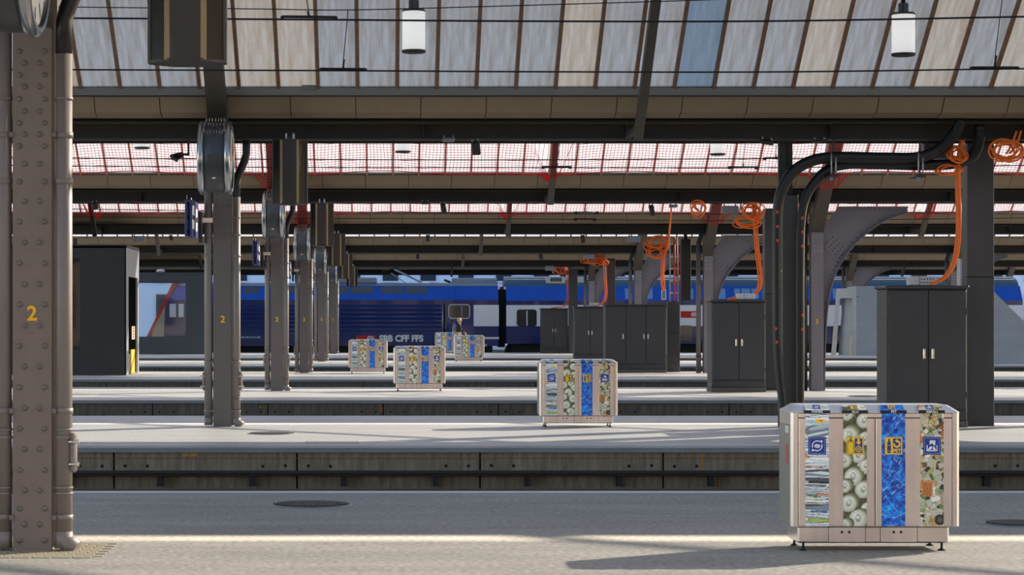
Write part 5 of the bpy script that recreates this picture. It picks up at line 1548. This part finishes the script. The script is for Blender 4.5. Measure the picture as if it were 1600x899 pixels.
# lettering
lg = MB().box(TX(556), TX(588), YT - 0.07, YT - 0.06, TZ(538.5), TZ(524.5)).build('red_logo_panel', 'sign_red', L, off)
def logo(cx, cz, s, y, parent, o2):
    """double arrow around a cross"""
    b = MB()
    hw, t = 0.46 * s, 0.075 * s
    b.box(cx - hw * .8, cx + hw * .8, y - 0.012, y, cz - t, cz + t)
    b.box(cx - t, cx + t, y - 0.012, y, cz - 0.30 * s, cz + 0.30 * s)
    for d in (-1, 1):
        for e in (-1, 1):
            b.prism([(cx + d * hw, cz), (cx + d * (hw - 0.16 * s), cz), (cx + d * (hw - 0.36 * s), cz + e * 0.30 * s), (cx + d * (hw - 0.20 * s), cz + e * 0.30 * s)], 'y', y - 0.012, y)
    b.build('white_arrow_logo', 'white_print', parent, o2)
logo(TX(579), TZ(529.5), 0.44, YT - 0.07, lg, off)
tx = place('train_lettering', text_mesh('SBB CFF FFS', 0.44, 'white_print', 0.022), L, (TX(627) - off.x, YT - 0.065 - off.y, TZ(529.6) - off.z))
bpy.context.view_layer.update()
tx.scale.x = (TX(661.5) - TX(592.5)) / max(0.01, tx.dimensions.x)
place('number_lettering', text_mesh('460 045-8 CH-SBB', 0.13, 'white_print', 0.002), L, (TX(392) - off.x, YT - 0.07 - off.y, TZ(527.5) - off.z))
# underframe, wheels, roof gear
MB().box(TX(250), TX(770), YT + 0.25, yb - 0.25, -0.35, TZ(541)).build('underframe', 'underframe', L, off)
wh = MB().lathe([(0.40, -0.06), (0.55, -0.055), (0.55, 0.06), (0.40, 0.065)], (0, 0, 0), 'y', 24).mesh('wheel', 'underframe')
for px in (300, 385, 640, 752): place('wheel', wh, L, (TX(px) - off.x, YT + 0.55 - off.y, 0.05 - off.z - 0.05))
MB().rbox(TX(528), TX(589), YT + 0.8, YT + 2.0, TZ(443), TZ(433.5), 0.05).build('roof_box', 'train_roof', L, off)
MB().lathe([(0.20, TX(707)), (0.20, TX(778))], (0, YT + 1.2, TZ(440)), 'x', 16).build('roof_cylinder', 'train_roof', L, off)
MB().rbox(TX(704), TX(779), YT + 0.9, YT + 1.6, TZ(446), TZ(440), 0.04).build('roof_cylinder_base', 'train_roof', L, off)
MB().tube([(TX(695), YT + 1.2, TZ(437)), (TX(705), YT + 1.2, TZ(441))], 0.06, 8).build('roof_insulator', 'steel_dark', L, off)
def LT(pts, r, nm, m='steel_dark'):
    MB().tube([(TX(px), YT + 1.45 + dy, TZ(py)) for px, py, dy in pts], r, 6).build(nm, m, L, off)
LT([(662, 442, 0), (616, 420, 0)], 0.055, 'pantograph_arm', 'lift_trim')
LT([(636, 443, 0.1), (611, 426, 0.1)], 0.025, 'pantograph_arm', 'lift_trim')
LT([(616, 420, 0), (624, 415, 0), (644, 414, 0)], 0.04, 'pantograph_arm')
LT([(597, 424, 0), (612, 420, 0), (624, 416, 0)], 0.03, 'pantograph_head')
for px in (624, 643): LT([(px, 415, -0.8), (px, 415, 0.8)], 0.035, 'pantograph_strip')
LT([(655, 442, -.4), (672, 442, .4)], 0.05, 'pantograph_base', 'handle_steel')

# ------------------------------------------------------------------ the coach
K = thing('passenger_coach', 'blue and white passenger coach coupled behind the locomotive', 'railway coach', (TX(1193), YT + 1.45, -0.45))
off = K.location
MB().box(TX(791), TX(1598), YT, yb, TZ(537.5), TZ(470)).build('body_side', 'loco_navy', K, off)
ub = MB()
ub.add([(TX(791), YT, za), (TX(1598), YT, za), (TX(1596), YT + 0.30, zb_), (TX(791), YT + 0.30, zb_), (TX(791), yb, za), (TX(1598), yb, za), (TX(1596), yb - 0.3, zb_), (TX(791), yb - 0.3, zb_)],
       [(0, 1, 2, 3), (7, 6, 5, 4), (0, 4, 5, 1), (1, 5, 6, 2), (2, 6, 7, 3), (3, 7, 4, 0)])
ub.build('upper_band', 'loco_navy_skylit', K, off)
prof = [(YT + 0.30, TZ(447.2)), (YT + 0.42, TZ(441)), (YT + 0.75, TZ(436)), (YT + 1.45, TZ(431.5)), (yb - 0.75, TZ(436)), (yb - 0.42, TZ(441)), (yb - 0.30, TZ(447.2))]
MB().prism(prof, 'x', TX(789), TX(1594)).build('roof', 'train_roof_teal', K, off)
for py, yy in ((437.5, YT + 0.62), (434.5, YT + 0.95)):
    MB().box(TX(791), TX(1590), yy - 0.02, yy + 0.05, TZ(py) , TZ(py - 1.6)).build('roof_strip', 'train_white', K, off)
MB().box(TX(791), TX(1598), YT - 0.012, YT - 0.001, TZ(510), TZ(477)).build('white_band', 'train_white', K, off)
def win(px0, px1, py0, py1, m='train_glass', nm='window'):
    f = MB().rounded(TX(px0 - .6), TX(px1 + .6), TZ(py1 + .6), TZ(py0 - .6), YT - 0.03, YT - 0.005, 0.14).build('window', 'steel_black', K, off)
    MB().rounded(TX(px0), TX(px1), TZ(py1), TZ(py0), YT - 0.036, YT - 0.028, 0.12).build('pane', m, f, off)
win(808, 838, 484.5, 509.5)
MB().box(TX(822.5), TX(824), YT - 0.04, YT - 0.036, TZ(509), TZ(486)).build('window_bar', 'train_white', K, off)
for px in (940, 976, 1062, 1100, 1140, 1180, 1260, 1300, 1420): win(px, px + 20, 509.5, 533)
def bandwin(px0, px1):
    t0, t1 = 0.12, 0.82
    q = [(TX(px0), lerp(YT, YT + .30, t0) - 0.012, lerp(za, zb_, t0)), (TX(px1), lerp(YT, YT + .30, t0) - 0.012, lerp(za, zb_, t0)),
         (TX(px1), lerp(YT, YT + .30, t1) - 0.012, lerp(za, zb_, t1)), (TX(px0), lerp(YT, YT + .30, t1) - 0.012, lerp(za, zb_, t1))]
    MB().add(q + [(x, y + 0.03, z) for x, y, z in q], [(0, 1, 2, 3), (7, 6, 5, 4), (0, 4, 5, 1), (1, 5, 6, 2), (2, 6, 7, 3), (3, 7, 4, 0)]).build('upper_window', 'train_glass_sky', K, off)
for a, b_ in ((977, 983), (1009, 1020), (1079, 1084), (1117, 1134), (1148, 1157), (1159, 1173), (1175, 1186), (1302, 1308), (1400, 1420), (1440, 1460)): bandwin(a, b_)
for px in (812, 836, 862, 905, 925, 1040, 1215, 1240, 1330, 1350, 1380): MB().box(TX(px) - 0.01, TX(px) + 0.01, YT - 0.006, YT + 0.004, TZ(470), TZ(469)).build('band_seam', 'loco_navy', K, off)
lp = MB().box(TX(1063.5), TX(1088), YT - 0.02, YT - 0.012, TZ(497), TZ(486.5)).build('red_logo_panel', 'sign_red', K, off)
logo(TX(1084), TZ(491.8), 0.34, YT - 0.02, lp, off)
MB().box(TX(1552), TX(1598), YT - 0.014, YT - 0.012, TZ(498), TZ(480)).build('door_panel', 'train_white', K, off)
MB().box(TX(800), TX(1590), YT + 0.3, yb - 0.3, -0.3, TZ(537.5)).build('underframe', 'underframe', K, off)
for px in (806, 880, 1490, 1570): place('wheel', wh, K, (TX(px) - off.x, YT + 0.55 - off.y, 0.0 - off.z))
ac = MB().rbox(TX(854), TX(884), YT + 0.35, YT + 1.4, TZ(443), TZ(432.5), 0.03).build('roof_unit', 'white_box', K, off)
for i in range(6): MB().box(TX(861 + i * 3), TX(863 + i * 3), YT + 0.34, YT + 0.36, TZ(440), TZ(434)).build('grille_slot', 'steel_black', ac, off)
MB().rbox(TX(902), TX(916), YT + 0.35, YT + 1.4, TZ(442), TZ(433.5), 0.03).build('roof_unit', 'white_box', K, off)
be = thing('gangway_bellows', 'black gangway between the locomotive and the coach', 'gangway', (TX(785), YT + 1.45, -0.45))
for i in range(4): MB().rbox(TX(780.5 + i * 2.4), TX(782.4 + i * 2.4), YT + 0.25, yb - 0.25, TZ(543), TZ(452), 0.02).build('bellow_fold', 'rubber', be, be.location)
MB().tube([(TX(780), YT + 0.3, 0.0), (TX(785), YT + 0.3, -0.12), (TX(791), YT + 0.3, 0.0)], 0.04, 8).build('coupling_hose', 'rubber', be, be.location)
MB().rbox(TX(781.5), TX(788), YT + 0.5, YT + 0.7, TZ(454), TZ(448), 0.02).build('marker_lamp', 'sign_red', be, be.location)

# ------------------------------------------------------------------ facade beyond the train
YF = 141.0
Fd = thing('building', 'white building with dark windows glimpsed above the locomotive', 'building', (WX(700, YF), YF, 0))
MB().box(WX(-300, YF), WX(1900, YF), YF, YF + 1, 0, 13).build('facade_wall', 'facade_white', Fd, Fd.location)
wd = MB().box(0, WX(24, YF) - WX(0, YF), -0.06, 0.02, 0, 2.6).mesh('window', 'facade_dark')
sl = MB().box(-0.03, WX(24, YF) - WX(0, YF) + 0.03, -0.12, 0.0, -0.08, 0.0).mesh('window_sill', 'facade_white')
for i in range(-10, 22):
    for z in (0.6, 4.0, 7.4):
        o = place('window', wd, Fd, (WX(598 + i * 59, YF) - Fd.location.x, 0, z))
        place('window_sill', sl, o)

# ------------------------------------------------------------------ the person walking on the farthest platform
PX, PY = WX(717.5, 114.0), 114.0
def skin_mesh(name, chains, m, sub=2):
    vs, es, rad = [], [], []
    index = {}
    for ch in chains:
        prev = None
        for p, r in ch:
            key = tuple(round(c, 4) for c in p)
            if key not in index:
                index[key] = len(vs); vs.append(p); rad.append(r)
            if prev is not None: es.append((prev, index[key]))
            prev = index[key]
    me = bpy.data.meshes.new(name)
    me.from_pydata(vs, es, [])
    o = bpy.data.objects.new(name, me)
    COL.objects.link(o)
    md = o.modifiers.new('skin', 'SKIN')
    me.skin_vertices[0].data[0].use_root = True
    for i, r in enumerate(rad): me.skin_vertices[0].data[i].radius = (r, r)
    sd = o.modifiers.new('sub', 'SUBSURF'); sd.levels = sub; sd.render_levels = sub
    bpy.context.view_layer.update()
    dg = bpy.context.evaluated_depsgraph_get()
    m2 = bpy.data.meshes.new_from_object(o.evaluated_get(dg))
    m2.materials.clear(); m2.materials.append(MATS[m])
    for p in m2.polygons: p.use_smooth = True
    bpy.data.objects.remove(o, do_unlink=True)
    return m2
pr = thing('person', 'person with short blond hair and dark jacket walking right beside the locomotive', 'person', (PX, PY, 0))
def leg(s, kx, fx):
    return [((0, 0, .92), .12), ((0.0, s * .09, .88), .10), ((kx, s * .09, .49), .065), ((fx, s * .09, .09), .042), ((fx + .05, s * .09, .045), .04), ((fx + .17, s * .09, .03), .03)]
def arm(s, ex, hx, hz):
    hand = [((0.0, 0, 1.36), .10), ((0.0, s * .17, 1.38), .065), ((ex, s * .22, 1.12), .045), ((hx, s * .21, hz), .032), ((hx + .03, s * .21, hz - .07), .030)]
    out = [hand]
    for j, (dx, l) in enumerate(((.015, .07), (.0, .085), (-.015, .08), (-.03, .065))):
        out.append([((hx + .03, s * .21, hz - .07), .030), ((hx + .03 + dx, s * .21, hz - .10), .010), ((hx + .045 + dx, s * .20, hz - .10 - l), .008)])
    out.append([((hx + .03, s * .21, hz - .07), .030), ((hx + .06, s * .20, hz - .08), .010), ((hx + .085, s * .19, hz - .11), .009)])
    return out
body_ch = [leg(1, .14, .20), leg(-1, -.02, -.28)]
body_ch += [[((0, 0, .92), .12), ((0, 0, 1.12), .115), ((0.0, 0, 1.36), .10), ((.015, 0, 1.47), .05), ((.03, 0, 1.57), .085), ((.035, 0, 1.63), .078)]]
body_ch += arm(1, .10, .30, 1.02) + arm(-1, -.10, -.08, .90)
place('body', skin_mesh('body', body_ch, 'skin'), pr)
place('trousers', skin_mesh('trousers', [[(p, r + .014) for p, r in leg(1, .14, .20)[:4]], [(p, r + .014) for p, r in leg(-1, -.02, -.28)[:4]]], 'trousers_pale'), pr)
place('jacket', skin_mesh('jacket', [[((0, 0, .90), .145), ((0, 0, 1.12), .135), ((0, 0, 1.36), .122), ((.01, 0, 1.45), .07)]] +
      [[((0, 0, 1.36), .122), ((0, s * .17, 1.38), .08), ((ex, s * .22, 1.12), .06), ((hx, s * .21, hz + .03), .046)] for s, ex, hx, hz in ((1, .10, .30, 1.02), (-1, -.10, -.08, .90))], 'jacket_dark'), pr)
hr = MB()
for i in range(9):
    a = math.pi * i / 16
    hr.v += []
hair = MB().lathe([(0.02, .125), (0.07, .115), (0.105, .07), (0.115, .01), (0.105, -.05), (0.08, -.085), (0.03, -.09)], (0.005, 0, 1.625), 'z', 16)
place('hair', hair.mesh('hair', 'hair_blond'), pr, (0, 0, 0))
fc = MB()
fc.lathe([(0.004, 0.0), (0.018, 0.02), (0.012, 0.045)], (0.125, 0, 1.575), 'z', 8)       # nose
fc.build('nose', 'skin', pr)
for s in (-1, 1):
    MB().lathe([(0.004, -.012), (0.011, 0), (0.004, .012)], (0.115, s * .035, 1.615), 'z', 8).build('eye', 'black_plastic', pr)
    MB().lathe([(0.006, -.03), (0.018, 0), (0.006, .03)], (0.03, s * .092, 1.60), 'z', 8).build('ear', 'skin', pr)
MB().rbox(0.105, 0.118, -.022, .022, 1.532, 1.540, 0.003).build('mouth', 'sign_red', pr)
for fx, s in ((.20, 1), (-.28, -1)):
    MB().rbox(fx - .06, fx + .20, s * .09 - .045, s * .09 + .045, 0.0, .075, 0.025).build('shoe', 'shoe_dark', pr)
bp = thing('backpack', 'dark and pale patterned backpack with a blue roll, on the walking person', 'backpack', (PX - .22, PY, 1.0))
MB().rbox(-.12, .10, -.15, .15, 0.0, .42, 0.05).build('pack_body', 'bag_pattern', bp)
MB().rbox(-.16, -.10, -.11, .11, 0.04, .26, 0.03).build('front_pocket', 'jacket_dark', bp)
MB().tube([(-.03, -.19, .46), (-.03, .19, .46)], 0.065, 12).build('bed_roll', 'bag_blue', bp)
for s in (-1, 1): MB().tube(smooth_path([(.09, s * .10, .40), (.22, s * .11, .42), (.36, s * .10, .28), (.34, s * .11, .10), (.10, s * .11, .05)], 5), 0.02, 6).build('strap', 'jacket_dark', bp)

bpy.context.view_layer.update()
